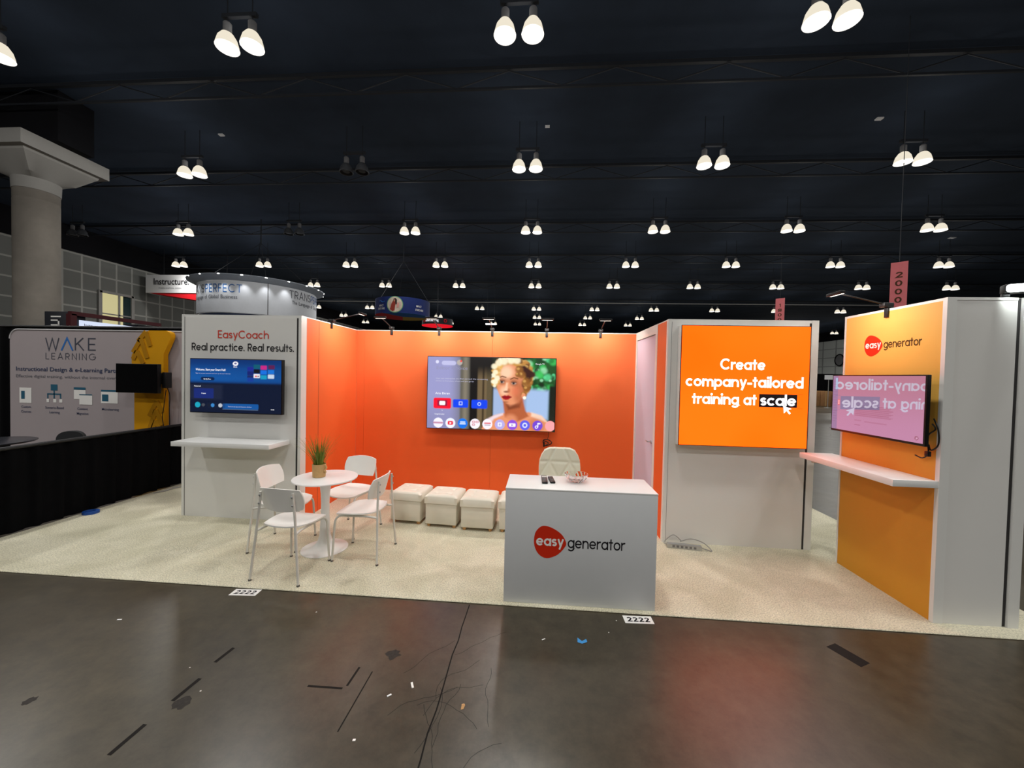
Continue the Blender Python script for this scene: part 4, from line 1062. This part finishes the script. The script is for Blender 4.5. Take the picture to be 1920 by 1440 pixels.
decal('tape_mark', 'thin long dark line scratched on concrete left of joint', 'tape mark', strip((-.966, 1.80), (-.964, 2.19), .007), m_tape, group=TG)
decal('tape_mark', 'wide dark tape patch on concrete before the yellow tower', 'tape mark', strip((2.02, 2.735), (2.105, 2.56), .095), m_tape, group=TG)
m_stain = mat('floor_stain', (46, 42, 38), .6, .3, noise=.4, nscale=60)
def blotch(x, y, rx, ry, seed, n=16):
    r_ = random.Random(seed); return [(x+rx*math.cos(2*PI*i/n)*r_.uniform(.6, 1.1), y+ry*math.sin(2*PI*i/n)*r_.uniform(.6, 1.1)) for i in range(n)]
for q, (x, y, rx, ry, lab) in enumerate([(-1.875, 1.88, .045, .05, 'square dark smudge on concrete beside a tape strip'), (-2.68, 1.81, .03, .035, 'small dark smudge near the left edge of the aisle'), (-.895, 2.34, .05, .05, 'dark ink-like smudge on concrete left of the joint'), (-.52, 1.40, .0, .0, '')]):
    if lab: decal('floor_stain', lab, 'stain', blotch(x, y, rx, ry, q), m_stain, .0007, 'dark smudges on the aisle floor')
for q, (x, y, w_, lab) in enumerate([(-2.328, 2.878, 0, 'white number sticker on the floor in front of the chairs'), (.765, 2.869, 0, 'white number sticker on the floor in front of the counter')]):
    s_ = thing('number_sticker', lab, 'sticker', (x, y, .0006), rad(4 if q == 0 else 3), group='white booth number stickers on the aisle floor')
    B(-.106, .106, -.044, .044, 0, .0008).build('sticker', m_inkw, s_)
    letters('digits', '2222', m_ink, plane_fn((0, -.026, .0009), (1, 0, 0), (0, 1, 0), .0006), .165, .052, .20, .12, s_)
m_bluep = mat('blue_paper', (70, 150, 214), .6, .3, noise=.05)
sc_ = MB().add([(-.03, -.01, .001), (.0, -.022, .001), (.035, -.008, .006), (.03, .012, .012), (.0, .0, .004), (-.028, .02, .012)], [(0, 1, 4, 5), (1, 2, 3, 4)])
o = sc_.build('paper_scrap', m_bluep, None, smooth=False); o.location = (.321, 2.588, 0); tag(o, 'crumpled blue paper scrap on the concrete before the counter', 'paper scrap')
def bit(label, x, y, l, w, a, m, h=.003):
    o = B(-l/2, l/2, -w/2, w/2, .0002, h, bev=.0006).build('litter_scrap', m, None); o.location = (x, y, 0); o.rotation_euler = (0, 0, rad(a)); tag(o, label, 'litter', 'small scraps littering the aisle floor')
bit('white paper strip on concrete beside the floor joint', -.694, 2.116, .042, .012, -62, m_inkw)
bit('pale grey scrap on concrete left of the white strip', -.797, 2.035, .024, .010, 40, m_signwhite)
bit('small white scrap on concrete nearest the bottom edge', -.864, 1.766, .014, .011, 10, m_inkw)
bit('thin white sliver on concrete left of the blue scrap', .062, 2.581, .026, .006, 35, m_inkw)
bit('pale sliver on the concrete far left of the aisle', -2.938, 2.465, .03, .008, 10, m_signwhite)
bit('tiny white speck left of the tape strips', -2.055, 2.108, .008, .005, 10, m_inkw)
bit('tiny white speck by the second tape strip', -1.844, 1.958, .008, .006, 30, m_inkw)
bit('tiny white speck on concrete close to the carpet edge', -1.623, 2.697, .010, .006, 60, m_inkw)
bit('tiny white speck right of the counter sticker', .60, 2.84, .008, .006, 20, m_inkw)
bit('tiny white speck between blue scrap and sticker', .52, 2.70, .007, .005, 20, m_inkw)
o = MB().add([(-.008, -.02, .001), (.006, -.018, .003), (.012, .0, .010), (.004, .018, .003), (-.010, .014, .002), (-.006, .0, .012)], [(0, 1, 2, 5), (5, 2, 3, 4), (0, 5, 4)]).build('dry_leaf', m_wood, None, smooth=False)
o.location = (-.376, 2.005, 0); tag(o, 'curled brown leaf scrap lying on the concrete near the joint', 'leaf')
# hairline cracks near the joint
m_crk = mat('crack_dark', (34, 32, 30), .8)
for q in range(11):
    r_ = random.Random(40+q); x, y = r_.uniform(-.8, -.15), r_.uniform(1.5, 2.5); a = r_.uniform(-.8, .9)+1.4; P = [(x, y)]
    for i in range(10): a += r_.uniform(-.35, .35); P.append((P[-1][0]+.04*math.cos(a), P[-1][1]+.04*math.sin(a)))
    mb = MB()
    for a_, b_ in zip(P, P[1:]):
        S4 = strip(a_, b_, .0025); mb.add([(u, v, .001) for u, v in S4], [(0, 1, 2, 3)])
    struct(mb.build('trim_%d' % k, m_crk)); k += 1
# roll of blue tape against the drape
o = MB().lathe([(.045, 0), (.075, 0), (.075, .03), (.045, .03), (.045, 0)], n=28, cap=False).build('tape_roll', mat('blue_tape', (20, 70, 150), .5), None); o.location = (-5.40, 4.215, ZK); tag(o, 'blue tape roll lying on carpet against the black drape', 'tape roll')
cc = MB().tube(catmull([(-5.44, 5.0, .018), (-5.36, 5.1, .018), (-5.37, 5.25, .02), (-5.33, 5.32, .018), (-5.36, 5.15, .022), (-5.39, 5.05, .018)]), .006, 6).build('floor_cable', m_cable_w); tag(cc, 'pale cable coiled on carpet at the foot of black drape', 'cable')

# ------------------------------------------------------------------ neighbour booth at left
def drape(name, label, x0, y0, x1, y1, z0, z1, folds, amp=.018, group=None):
    L = math.hypot(x1-x0, y1-y0); n_ = int(L*60); dx, dy = (x1-x0)/L, (y1-y0)/L; V = []; r_ = random.Random(int(L*100)); ph = r_.random()*6
    for z in (z0, (z0+z1)/2, z1):
        for i in range(n_+1):
            s_ = L*i/n_; w_ = amp*(math.sin(s_*folds+ph)+.5*math.sin(s_*folds*1.7+1.3*ph))*(1 if z < z1 else .6)
            V.append((x0+dx*s_-dy*w_, y0+dy*s_+dx*w_, z))
    F = [(r*(n_+1)+i, r*(n_+1)+i+1, (r+1)*(n_+1)+i+1, (r+1)*(n_+1)+i) for r in range(2) for i in range(n_)]
    nb = len(V); V += [(x-dy*.01, y+dx*.01, z) for x, y, z in V]; F += [tuple(i+nb for i in f_)[::-1] for f_ in F]
    t = thing(name, label, 'drape', (0, 0, 0), group=group)
    MB().add(V, F).build('cloth', m_drape, t)
    MB().tube([(x0, y0, z1), (x1, y1, z1)], .02, 8).build('rail', m_blackm, t)
    return t
drape('drape', 'low black side drape bounding the left of the carpet', -5.545, 1.2, -5.545, 5.525, .012, .915, 34)
drape('drape', 'tall black drape behind the neighbouring pale display', -10.6, 5.82, -4.40, 5.82, .0125, 2.44, 22)
dw = thing('display_backdrop', 'pale curved-corner backdrop with grey and blue lettering, left booth', 'backdrop', (0, 5.55, -.1205)); dw.scale = (1.0673,)*3
P = [(-7.99, .125), (-5.0, .125), (-5.0, 2.325), (-7.85, 2.325)]+[(-7.85-.14*math.sin(rad(a)), 2.185+.14*math.cos(rad(a))) for a in (15, 30, 45, 60, 75, 90)]
MB().prism(P, (0, 0, 0), (1, 0, 0), (0, 0, 1), (0, .1, 0)).build('panel', m_display, dw)
MB().tube([(a, .0, b) for a, b in P[1:]], .012, 6).build('edge_tube', mat('pale_edge', (196, 194, 196), .6), dw)
df = plane_fn((0, 0, 0), (1, 0, 0), (0, 0, 1), .003)
letters('logo_word', 'W', m_slate, lambda x, y: df(x-7.40, y+2.02), .235, .185, .085, .1, dw, 'l')
letters('logo_word', '^', m_blueink, lambda x, y: df(x-7.145, y+2.02), .21, .185, .10, .1, dw, 'l')
letters('logo_word', 'KE', m_slate, lambda x, y: df(x-6.915, y+2.025), .345, .185, .085, .28, dw, 'l')
letters('logo_word', 'LEARNING', m_slate, lambda x, y: df(x-6.983, y+1.885), .82, .095, .085, .34, dw)
types('headline', [('Instructional Design & e-Learning Partner', plane_fn((-7.885, 0, 1.705), (1, 0, 0), (0, 0, 1), .003), 1.77, .062, 'l')], m_navy, dw, .012)
types('small_print', [('Effective digital training, without the internal overhead', plane_fn((-7.885, 0, 1.605), (1, 0, 0), (0, 0, 1), .003), 1.79, .045, 'l')], m_greyink, dw)
cap = [('Custom', -7.72, 1.145), ('Courses', -7.72, 1.075), ('Scenario-Based', -7.25, 1.145), ('Learning', -7.25, 1.075), ('Content', -6.79, 1.14), ('Migration', -6.79, 1.07), ('Microlearning', -6.34, 1.145)]
types('captions', [(a, plane_fn((x, 0, z), (1, 0, 0), (0, 0, 1), .003), None, .036, 'c') for a, x, z in cap], m_navy, dw, .006)
def dp(mb, x0, x1, z0, z1, y=-.003): mb.add([(x0, y, z0), (x1, y, z0), (x1, y, z1), (x0, y, z1)], [(0, 1, 2, 3)])
ic = MB(); dp(ic, -7.83, -7.63, 1.22, 1.45); dp(ic, -7.38, -7.34, 1.24, 1.29); dp(ic, -7.27, -7.22, 1.24, 1.29); dp(ic, -7.17, -7.12, 1.24, 1.29); dp(ic, -6.93, -6.74, 1.30, 1.44); dp(ic, -6.84, -6.63, 1.22, 1.37, -.004); dp(ic, -6.49, -6.22, 1.25, 1.42)
ic.build('icons', m_inkw, dw)
ic = MB(); dp(ic, -7.31, -7.20, 1.42, 1.51); dp(ic, -6.93, -6.74, 1.44, 1.475, -.0045); dp(ic, -6.47, -6.37, 1.28, 1.38, -.005); dp(ic, -6.49, -6.22, 1.42, 1.45)
dp(ic, -7.265, -7.245, 1.30, 1.42); dp(ic, -7.37, -7.14, 1.355, 1.375); dp(ic, -7.37, -7.35, 1.30, 1.36); dp(ic, -7.16, -7.14, 1.30, 1.36); dp(ic, -6.84, -6.63, 1.36, 1.375, -.0055); dp(ic, -7.80, -7.74, 1.28, 1.4, -.0045)
ic.build('icons', m_teal, dw)
# yellow side piece with raised chevrons
yp = thing('display_backdrop', 'yellow shaped display panel with raised chevrons behind the black television', 'backdrop', (0, 5.44, -.133)); yp.scale = (1.073,)*3
Y0 = [(-5.851, 1.971), (-5.70, 2.21), (-5.64, 2.295), (-5.58, 2.324), (-5.32, 2.324), (-5.265, 2.30), (-5.247, 2.262), (-5.255, 2.21), (-5.36, 1.987), (-5.341, .135), (-5.81, .135), (-5.81, 1.423), (-5.851, 1.80)]
MB().prism(Y0, (0, 0, 0), (1, 0, 0), (0, 0, 1), (0, .07, 0)).build('panel', m_mustard, yp)
cv = MB()
for (A_, L_, R_2) in (((-5.624, 2.305), (-5.745, 2.166), (-5.559, 2.099)), ((-5.70, 2.205), (-5.825, 2.005), (-5.604, 1.928)), ((-5.76, 2.026), (-5.825, 1.91), (-5.663, 1.849)),
                    ((-5.458, 1.312), (-5.571, 1.099), (-5.366, 1.16)), ((-5.467, 1.19), (-5.565, .928), (-5.366, .98)), ((-5.467, 1.04), (-5.56, .83), (-5.366, .83))):
    for E_ in (L_, R_2): cv.prism(strip(A_, E_, .062), (0, 0, 0), (1, 0, 0), (0, 0, 1), (0, -.010 if E_ is L_ else -.0102, 0))
cv.build('chevron_relief', m_mustard2, yp)
nt_ = thing('television', 'switched off black television on the yellow display panel', 'television', (-5.978, 5.25, 1.629)); nt_.scale = (1.0714,)*3
B(-.316, .316, 0, .05, -.203, .203, bev=.004).build('housing', m_black, nt_)
B(.316-.55, .316-.05, .05, .165, -.08, .08, bev=.004).build('wall_mount', m_blackm, nt_)
B(-.308, .308, -.001, 0, -.195, .195).build('screen', mat('dark_screen', (5, 5, 7), .25, .4), nt_)
MB().box(.30, .36, .07, .16, -.13, .09, bev=.006).build('mount_arm', m_blackm, nt_)
cb = MB().tube(catmull([(-5.63, 5.385, 1.49), (-5.615, 5.41, 1.37), (-5.63, 5.415, 1.16), (-5.62, 5.415, .95), (-5.63, 5.415, .72)]), .006, 6).tube(catmull([(-5.65, 5.385, 1.46), (-5.71, 5.41, 1.21), (-5.74, 5.415, 1.05), (-5.71, 5.415, .84)]), .005, 6).build('power_cable', m_black); tag(cb, 'black cables hanging down from the switched off television', 'cable')
# dark high table and chairs behind the low drape
ht = thing('high_table', 'dark oval table top behind the low black drape', 'table', (-7.35, 4.55, 0))
MB().lathe([(.001, .735), (.42, .735), (.44, .748), (.44, .757), (.43, .76), (.001, .76)], n=40).build('tabletop', mat('dark_table', (40, 42, 48), .25, .5, noise=.05), ht)
MB().lathe([(.22, 0), (.22, .01), (.05, .03), (.04, .735)], n=24).build('pedestal', m_blackm, ht)
def seatback(label, x, y, rz, top, m, hw=.2, r=.13):
    t = thing('office_chair', label, 'chair', (x, y, 0), rz)
    MB().prism(rrect(-hw, hw, top-.42, top, r), (0, 0, 0), (1, 0, 0), (0, 0, 1), (0, .07, 0)).build('backrest', m, t, angle=60)
    B(-.22, .22, -.42, .02, .42, .50, bev=.03).build('seat', m, t)
    MB().lathe([(.025, .05), (.025, .42)], (0, -.2, 0), 12).build('column', m_blackm, t)
    b5 = MB()
    for q in range(5): a = 2*PI*q/5; b5.tube([(0, -.2, .07), (.26*math.cos(a), -.2+.26*math.sin(a), .03)], .02, 6)
    b5.build('base', m_blackm, t)
seatback('dark office chair back peeking over the low black drape', -6.06, 4.5, rad(30), .945, mat('charcoal_mesh', (38, 40, 42), .8), .13, .10)
seatback('grey chair back at the far left behind low drape', -6.55, 3.62, rad(42), .88, mat('mid_grey_mesh', (84, 84, 88), .8))

# ------------------------------------------------------------------ dark booth with lit sign behind the drape
ib = thing('exhibit_booth', 'dark booth with maroon rim and small lit sign behind drape', 'booth', (0, 0, 0))
B(-11.55, -10.95, 8.1, 8.45, 0, 3.05, bev=.01).build('end_panel', m_darkbooth, ib)
MB().box(-10.95, -10.85, 8.1, 10.2, 2.97, 3.06).box(-10.97, -10.85, 8.08, 8.2, 0, 3.0).build('frame', m_maroon, ib)
B(-11.3, -10.9, 9.6, 11.2, 0, 2.95).build('rear_panel', m_darkbooth, ib)
B(-10.93, -10.90, 8.3, 9.6, 2.4, 2.88).build('sign', glow('lit_sign', (214, 224, 246), 1.0), ib)
types('sign_text', [('Instructure.', plane_fn((-10.9, 8.38, 2.74), (0, 1, 0), (0, 0, 1), .004), .42, .07, 'l')], m_navy, ib, .01)
em = MB()
for a in ((-11.38, -11.12, 2.915, 2.945), (-11.38, -11.16, 2.83, 2.86), (-11.2, -11.16, 2.72, 2.86), (-11.38, -11.18, 2.72, 2.75)): em.add([(a[0], 8.096, a[2]), (a[1], 8.096, a[2]), (a[1], 8.096, a[3]), (a[0], 8.096, a[3])], [(0, 1, 2, 3)])
em.build('emblem', m_inkw, ib)

# ------------------------------------------------------------------ hanging signs
# round ring sign
RC = Vector((-16.5, 21.4, 0)); RR = 2.92
rs = thing('hanging_sign', 'round grey white hanging ring sign with blue lettering and spotlights', 'hanging sign', RC)
m_ring = mat('ring_fabric', (232, 236, 242), .7, .25, noise=.02)
MB().lathe([(RR, 4.72), (RR, 6.35), (RR-.08, 6.35), (RR-.08, 4.72), (RR, 4.72)], n=96, cap=False).build('band', m_ring, rs)
MB().lathe([(RR-.02, 6.36), (RR+.10, 6.40), (RR+.44, 6.56), (RR+.44, 6.60), (RR-.3, 6.62), (RR-.3, 6.5), (RR-.02, 6.36)], n=96, cap=False).build('crown', mat('ring_crown', (176, 186, 200), .5, .4, noise=.05), rs)
MB().lathe([(RR-.1, 4.52), (RR-.1, 4.7), (RR-.16, 4.7), (RR-.16, 4.52), (RR-.1, 4.52)], n=96, cap=False).build('lower_band', m_navy, rs)
m_spot = glow('ring_spot', (255, 252, 244), 8.0, sample=False)
for q in range(20):
    a = 2*PI*q/20+.1; MB().lathe([(.001, -.03), (.09, -.03), (.1, 0), (.001, .02)], ((RR+.36)*math.cos(a), (RR+.36)*math.sin(a), 6.58), 10).build('spotlight', m_spot, rs)
    if 150 < math.degrees(a) < 330:
        ld = bpy.data.lights.new('ring_spot', 'SPOT'); ld.energy = 28; ld.spot_size = rad(75); ld.spot_blend = .9; ld.shadow_soft_size = .06
        o = bpy.data.objects.new('ring_spot', ld); C.objects.link(o); o.parent = rs; o.location = ((RR+.36)*math.cos(a), (RR+.36)*math.sin(a), 6.48); o.rotation_euler = (0, rad(16), a)
for q in range(4):
    a = PI/2*q+.5; MB().tube([(RR*math.cos(a), RR*math.sin(a), 6.55), (0, 0, 9.2)], .012, 5).build('cable', m_steel, rs)
MB().tube([(0, 0, 9.1), (0, 0, ZC)], .03, 6).build('hoist', m_steel, rs)
def ringf(a0, z0, r=RR+.012): return lambda x, y: Vector((r*math.cos(rad(a0)+x/r), r*math.sin(rad(a0)+x/r), z0+y))
letters('sign_word', 'TRANS', m_slate, ringf(222, 5.74), 1.5, .42, .09, .2, rs, 'l')
letters('sign_word', 'PERFECT', m_blueink, ringf(253, 5.74), 1.98, .42, .10, .17, rs, 'l')
x_ = 0.0
for tx, w_ in (('The', .30), ('Language', .86), ('of', .18), ('Global', .60), ('Business', .80)):
    types('sign_text', [(tx, ringf(225+math.degrees(x_/RR), 5.42, RR+.014), w_, .2, 'l')], m_slate, rs); x_ += w_+.115
letters('sign_word', 'TRANS', m_slate, ringf(334.5, 5.80), 1.5, .42, .09, .2, rs, 'l')
letters('sign_word', 'PERFECT', m_blueink, ringf(365, 5.80), 1.98, .42, .10, .17, rs, 'l')
x_ = 0.0
for tx, w_ in (('The', .30), ('Language', .86), ('of', .18), ('Global', .60), ('Business', .80)):
    types('sign_text', [(tx, ringf(337.5+math.degrees(x_/RR), 5.48, RR+.014), w_, .2, 'l')], m_slate, rs); x_ += w_+.115
B(-.012, .012, -.012, .012, 4.72, 6.35).build('seam', m_seam, rs).location = (RR*math.cos(rad(314)), RR*math.sin(rad(314)), 0)
# boxed sign with red underside
hs = thing('hanging_sign', 'white box hanging sign with red underside at left', 'hanging sign', (-23.7, 26.0, 0))
B(-5.2, 0.9, 0, 1.4, 7.25, 8.55).build('box', m_signwhite, hs)
MB().prism([(-5.0, 7.25), (.9, 7.25), (.9, 6.45)], (0, .05, 0), (1, 0, 0), (0, 0, 1), (0, 1.3, 0)).build('underside', m_signred, hs)
types('sign_text', [('Instructure.', plane_fn((-4.55, 0, 7.85), (1, 0, 0), (0, 0, 1), .02), 2.75, .46, 'l')], m_ink, hs, .015)
for tx, x_, w_ in (('POWERING', -4.15, .48), ('EXCEPTIONAL', -3.6, .66), ('LEARNING', -2.87, .48)): types('sign_text', [(tx, plane_fn((x_, 0, 7.55), (1, 0, 0), (0, 0, 1), .02), w_, .09, 'l')], m_greyink, hs)
for a in (-4.5, .5): MB().tube([(a, .7, 8.5), (a, .7, ZC)], .02, 5).build('cable', m_steel, hs)
# round blue sign with portrait medallion
OC = (-7.95, 21.45, 0)
hs = thing('hanging_sign', 'navy round hanging sign with a photo disc, over back wall', 'hanging sign', OC)
m_signnavy = mat('sign_navy', (20, 40, 104), .6, .3, noise=.04)
RO = 1.5
MB().lathe([(RO, 5.02), (RO, 5.88), (RO-.05, 5.88), (RO-.05, 5.02), (RO, 5.02)], n=64, cap=False).build('band', m_signnavy, hs)
def wedge(a0, a1, m, z=5.015):
    P = [(0, 0)]+[(RO*math.cos(rad(a)), RO*math.sin(rad(a))) for a in np.linspace(a0, a1, 16)]
    MB().prism(P, (0, 0, z), (1, 0, 0), (0, 1, 0), (0, 0, .01)).build('underside', m, hs)
wedge(110, 245, m_signred); wedge(245, 380, mat('sign_blue', (16, 104, 190), .6, .3)); wedge(20, 110, mat('sign_gold', (190, 160, 60), .6, .3))
def curvd(a0, z0, r): return lambda x, y: Vector((r*math.cos(rad(a0)+x/r), r*math.sin(rad(a0)+x/r), z0+y))
md = 274
def disc(name, r, m, z, rr, n=28, par=hs):
    fn = curvd(md, z, rr); P = [fn(r*math.cos(2*PI*i/n), r*math.sin(2*PI*i/n)) for i in range(n)]
    # stitched in rings so it follows the curve
    V = [fn(0, 0)]+[fn(r*q_/4*math.cos(2*PI*i/n), r*q_/4*math.sin(2*PI*i/n)) for q_ in (1, 2, 3, 4) for i in range(n)]
    F = [(0, 1+i, 1+(i+1) % n) for i in range(n)]+[(1+q_*n+i, 1+(q_+1)*n+i, 1+(q_+1)*n+(i+1) % n, 1+q_*n+(i+1) % n) for q_ in range(3) for i in range(n)]
    return MB().add(V, F).build(name, m, par)
disc('photo_rim', .44, mat('rim_green', (110, 170, 120), .6), 5.45, RO+.006)
disc('photo_disc', .40, mat('photo_pale', (206, 190, 174), .7, noise=.25, nscale=4), 5.45, RO+.010)
fn = curvd(md, 5.45, RO+.014)
def blobm(P, m, lift):
    fn_ = curvd(md, 5.45, RO+lift); V = [fn_(a, b) for a, b in P]; MB().add(V, [tuple(range(len(P)))]).build('photo_figure', m, hs)
blobm([(-.26, -.26), (-.18, .02), (-.10, .18), (.02, .20), (.04, .02), (.0, -.32), (-.12, -.36)], mat('photo_red', (150, 50, 34), .7), .014)
blobm([(-.08, .16), (-.06, .30), (.06, .34), (.12, .24), (.12, .02), (.05, .0), (.02, .16)], mat('photo_hair', (40, 26, 20), .7), .017)
blobm([(-.05, .14), (.02, .16), (.02, .26), (-.04, .26)], mat('photo_skin', (200, 130, 100), .7), .020)
blobm([(.10, -.18), (.22, -.16), (.24, .08), (.14, .12)], mat('photo_pink', (214, 150, 140), .7), .017)
types('sign_text', [('IMPACT', curvd(236, 5.36, RO+.01), .34, .11, 'l'), ('STARTS HERE', curvd(232, 5.2, RO+.01), .52, .11, 'l'), ('IMPACT', curvd(318, 5.40, RO+.01), .34, .11, 'l'), ('STARTS HERE', curvd(316, 5.2, RO+.01), .52, .11, 'l')], m_inkw, hs, .01)
MB().tube([curvd(236, 5.63, RO+.01)(x, .04*math.sin(x*16)) for x in np.linspace(0, .4, 14)], .014, 5).build('swoosh', m_blueink, hs)
for a in (0, 2.1, 4.2): MB().tube([(RO*math.cos(a), RO*math.sin(a), 5.85), (0, 0, 8.2)], .012, 5).build('cable', m_steel, hs)
MB().tube([(0, 0, 8.1), (0, 0, ZC)], .02, 5).build('hoist', m_steel, hs)
# black sign with red underside
hs = thing('hanging_sign', 'black hanging sign with glowing red underside above back wall', 'hanging sign', (-8.45, 30.6, 0))
MB().lathe([(1.22, 5.70), (1.22, 6.2), (1.16, 6.2), (1.16, 5.70), (1.22, 5.70)], n=40, cap=False).build('band', m_darkbooth, hs)
MB().lathe([(.001, 5.66), (1.22, 5.66), (1.24, 5.70), (.001, 5.70)], n=40).build('underside', glow('red_sign_glow', (220, 16, 34), 1.0), hs)
types('sign_text', [('Daniel Learn Yog', curvd(238, 5.9, 1.235), 1.1, .2, 'l')], m_uiw, hs, .015)
for a0 in (232, 315): 
    fn = curvd(a0, 5.98, 1.24); MB().tube([fn(.11*math.cos(t_), .11*math.sin(t_)) for t_ in np.linspace(0, 2*PI, 15)[:-1]], .03, 6, closed=True).build('emblem', m_signred, hs)
MB().tube([(0, 0, 6.1), (0, 0, ZC)], .02, 5).build('hoist', m_steel, hs)
# pink aisle banners
def banner(label, x, y, z1, w, h, digits, rz):
    t = thing('aisle_banner', label, 'banner', (x, y, 0), rz, group='pink aisle number banners')
    B(-w/2, w/2, 0, .02, z1-h, z1).build('cloth', m_pink, t)
    st = h*.155
    for q, ch in enumerate(digits): letters('digit', ch, m_inkbrown, plane_fn((0, 0, z1-h*.29-st*q), (1, 0, 0), (0, 0, 1), .006), w*(.2 if ch == '1' else .42), h*.105, .17, .1, t)
    MB().tube([(0, .01, z1), (0, .01, ZC)], .008, 5).build('cable', m_steel, t)
banner('tall pink hanging banner with vertical number above yellow tower', 8.6, 10.0, 4.75, .30, 1.30, '2000', rad(-42))
banner('smaller pink hanging banner farther away above the orange screen', 12.93, 22.0, 6.33, .42, 1.65, '1800', rad(-42))

# small plates and lights up in the steel
for q, (x, y, w_, lab) in enumerate([(.03, 13.7, .16, 'small pale plate on the ceiling above the middle lamps'), (11.0, 13.75, .2, 'small pale plate on the ceiling at upper right'), (-12.16, 13.7, .18, 'small pale plate on the ceiling at upper left'), (24.27, 24.9, .3, 'small bright plate on the ceiling far right')]):
    o = B(-w_/2, w_/2, -w_/3, w_/3, -.04, 0).build('ceiling_plate', m_signwhite, None); o.location = (x, y, ZC-.4 if abs(x-.03) > 1 else ZC-.4); 
    o.location.z = ZC; tag(o, lab, 'plate', 'small plates on the hall ceiling')
lb = thing('strip_light', 'bright horizontal strip light hanging far behind the back wall', 'strip light', (-4.28, 32.0, 6.02))
B(-.42, .42, -.06, .06, 0, .1).build('tube', glow('strip_white', (250, 252, 255), 5.0, sample=False), lb)
MB().tube([(-.3, 0, .1), (-.3, 0, ZC-6.02)], .008, 5).tube([(.3, 0, .1), (.3, 0, ZC-6.02)], .008, 5).build('cable', m_steel, lb)
#'bright horizontal strip light hanging far behind the back wall', 'strip light')

# ------------------------------------------------------------------ far right background
wd = drape('drape', 'distant black drapes between the orange screen and tower', 18.5, 34.0, 34.0, 34.0, 0, 2.5, 10, .04)
for q, (x, y, w_, h_, lab) in enumerate([(20.75, 31.0, .75, 1.12, 'tall brown carton in the distance, leftmost'), (21.6, 31.1, .75, 1.14, 'tall brown carton in the distance, middle'), (22.5, 31.2, .75, 1.1, 'tall brown carton in the distance, rightmost')]):
    o = B(-w_/2, w_/2, -.4, .4, 0, h_, bev=.01).build('cardboard_box', m_card); o.location = (x, y, 0); tag(o, lab, 'box', 'cartons stacked far behind the tower')
    B(-w_/2*.1, w_/2*.1, -.403, -.4, .0, h_).build('packing_tape', m_kraft, o)
sg = thing('sign_stand', 'small white sign on a thin pole in the distance', 'sign', (20.2, 28.5, 0))
MB().lathe([(.2, 0), (.2, .03), (.02, .05), (.02, 2.0)], n=14).build('pole', m_pipe, sg)
B(-.28, .28, -.03, 0, 2.0, 2.32).build('board', m_signwhite, sg)
ck = thing('wall_clock', 'round dark clock on the far right grey wall', 'clock', (XR-.02, 68.1, 5.6), 0)
c1 = MB().lathe([(.95, 0), (.95, .15), (.001, .15)], n=28); c1.v = [(-z, x, y_) for x, y_, z in c1.v]; c1.build('case', m_grey, ck)
c2 = MB().tube([(-.16, .95*math.cos(a), .95*math.sin(a)) for a in np.linspace(0, 2*PI, 25)[:-1]], .1, 6, closed=True); c2.build('rim', m_black, ck)
# white counter beyond the tower
wc = thing('white_table', 'white counter corner at the right edge behind the tower', 'table', (5.0, 4.35, 0))
B(0, 1.4, 0, .6, .70, .76, bev=.004).build('top', m_white, wc)
B(.05, 1.35, .05, .55, .58, .70).build('apron', m_frame, wc)
for x in (.06, 1.30):
    for y in (.06, .50): B(x, x+.04, y, y+.04, 0, .58).build('leg', m_frame, wc)
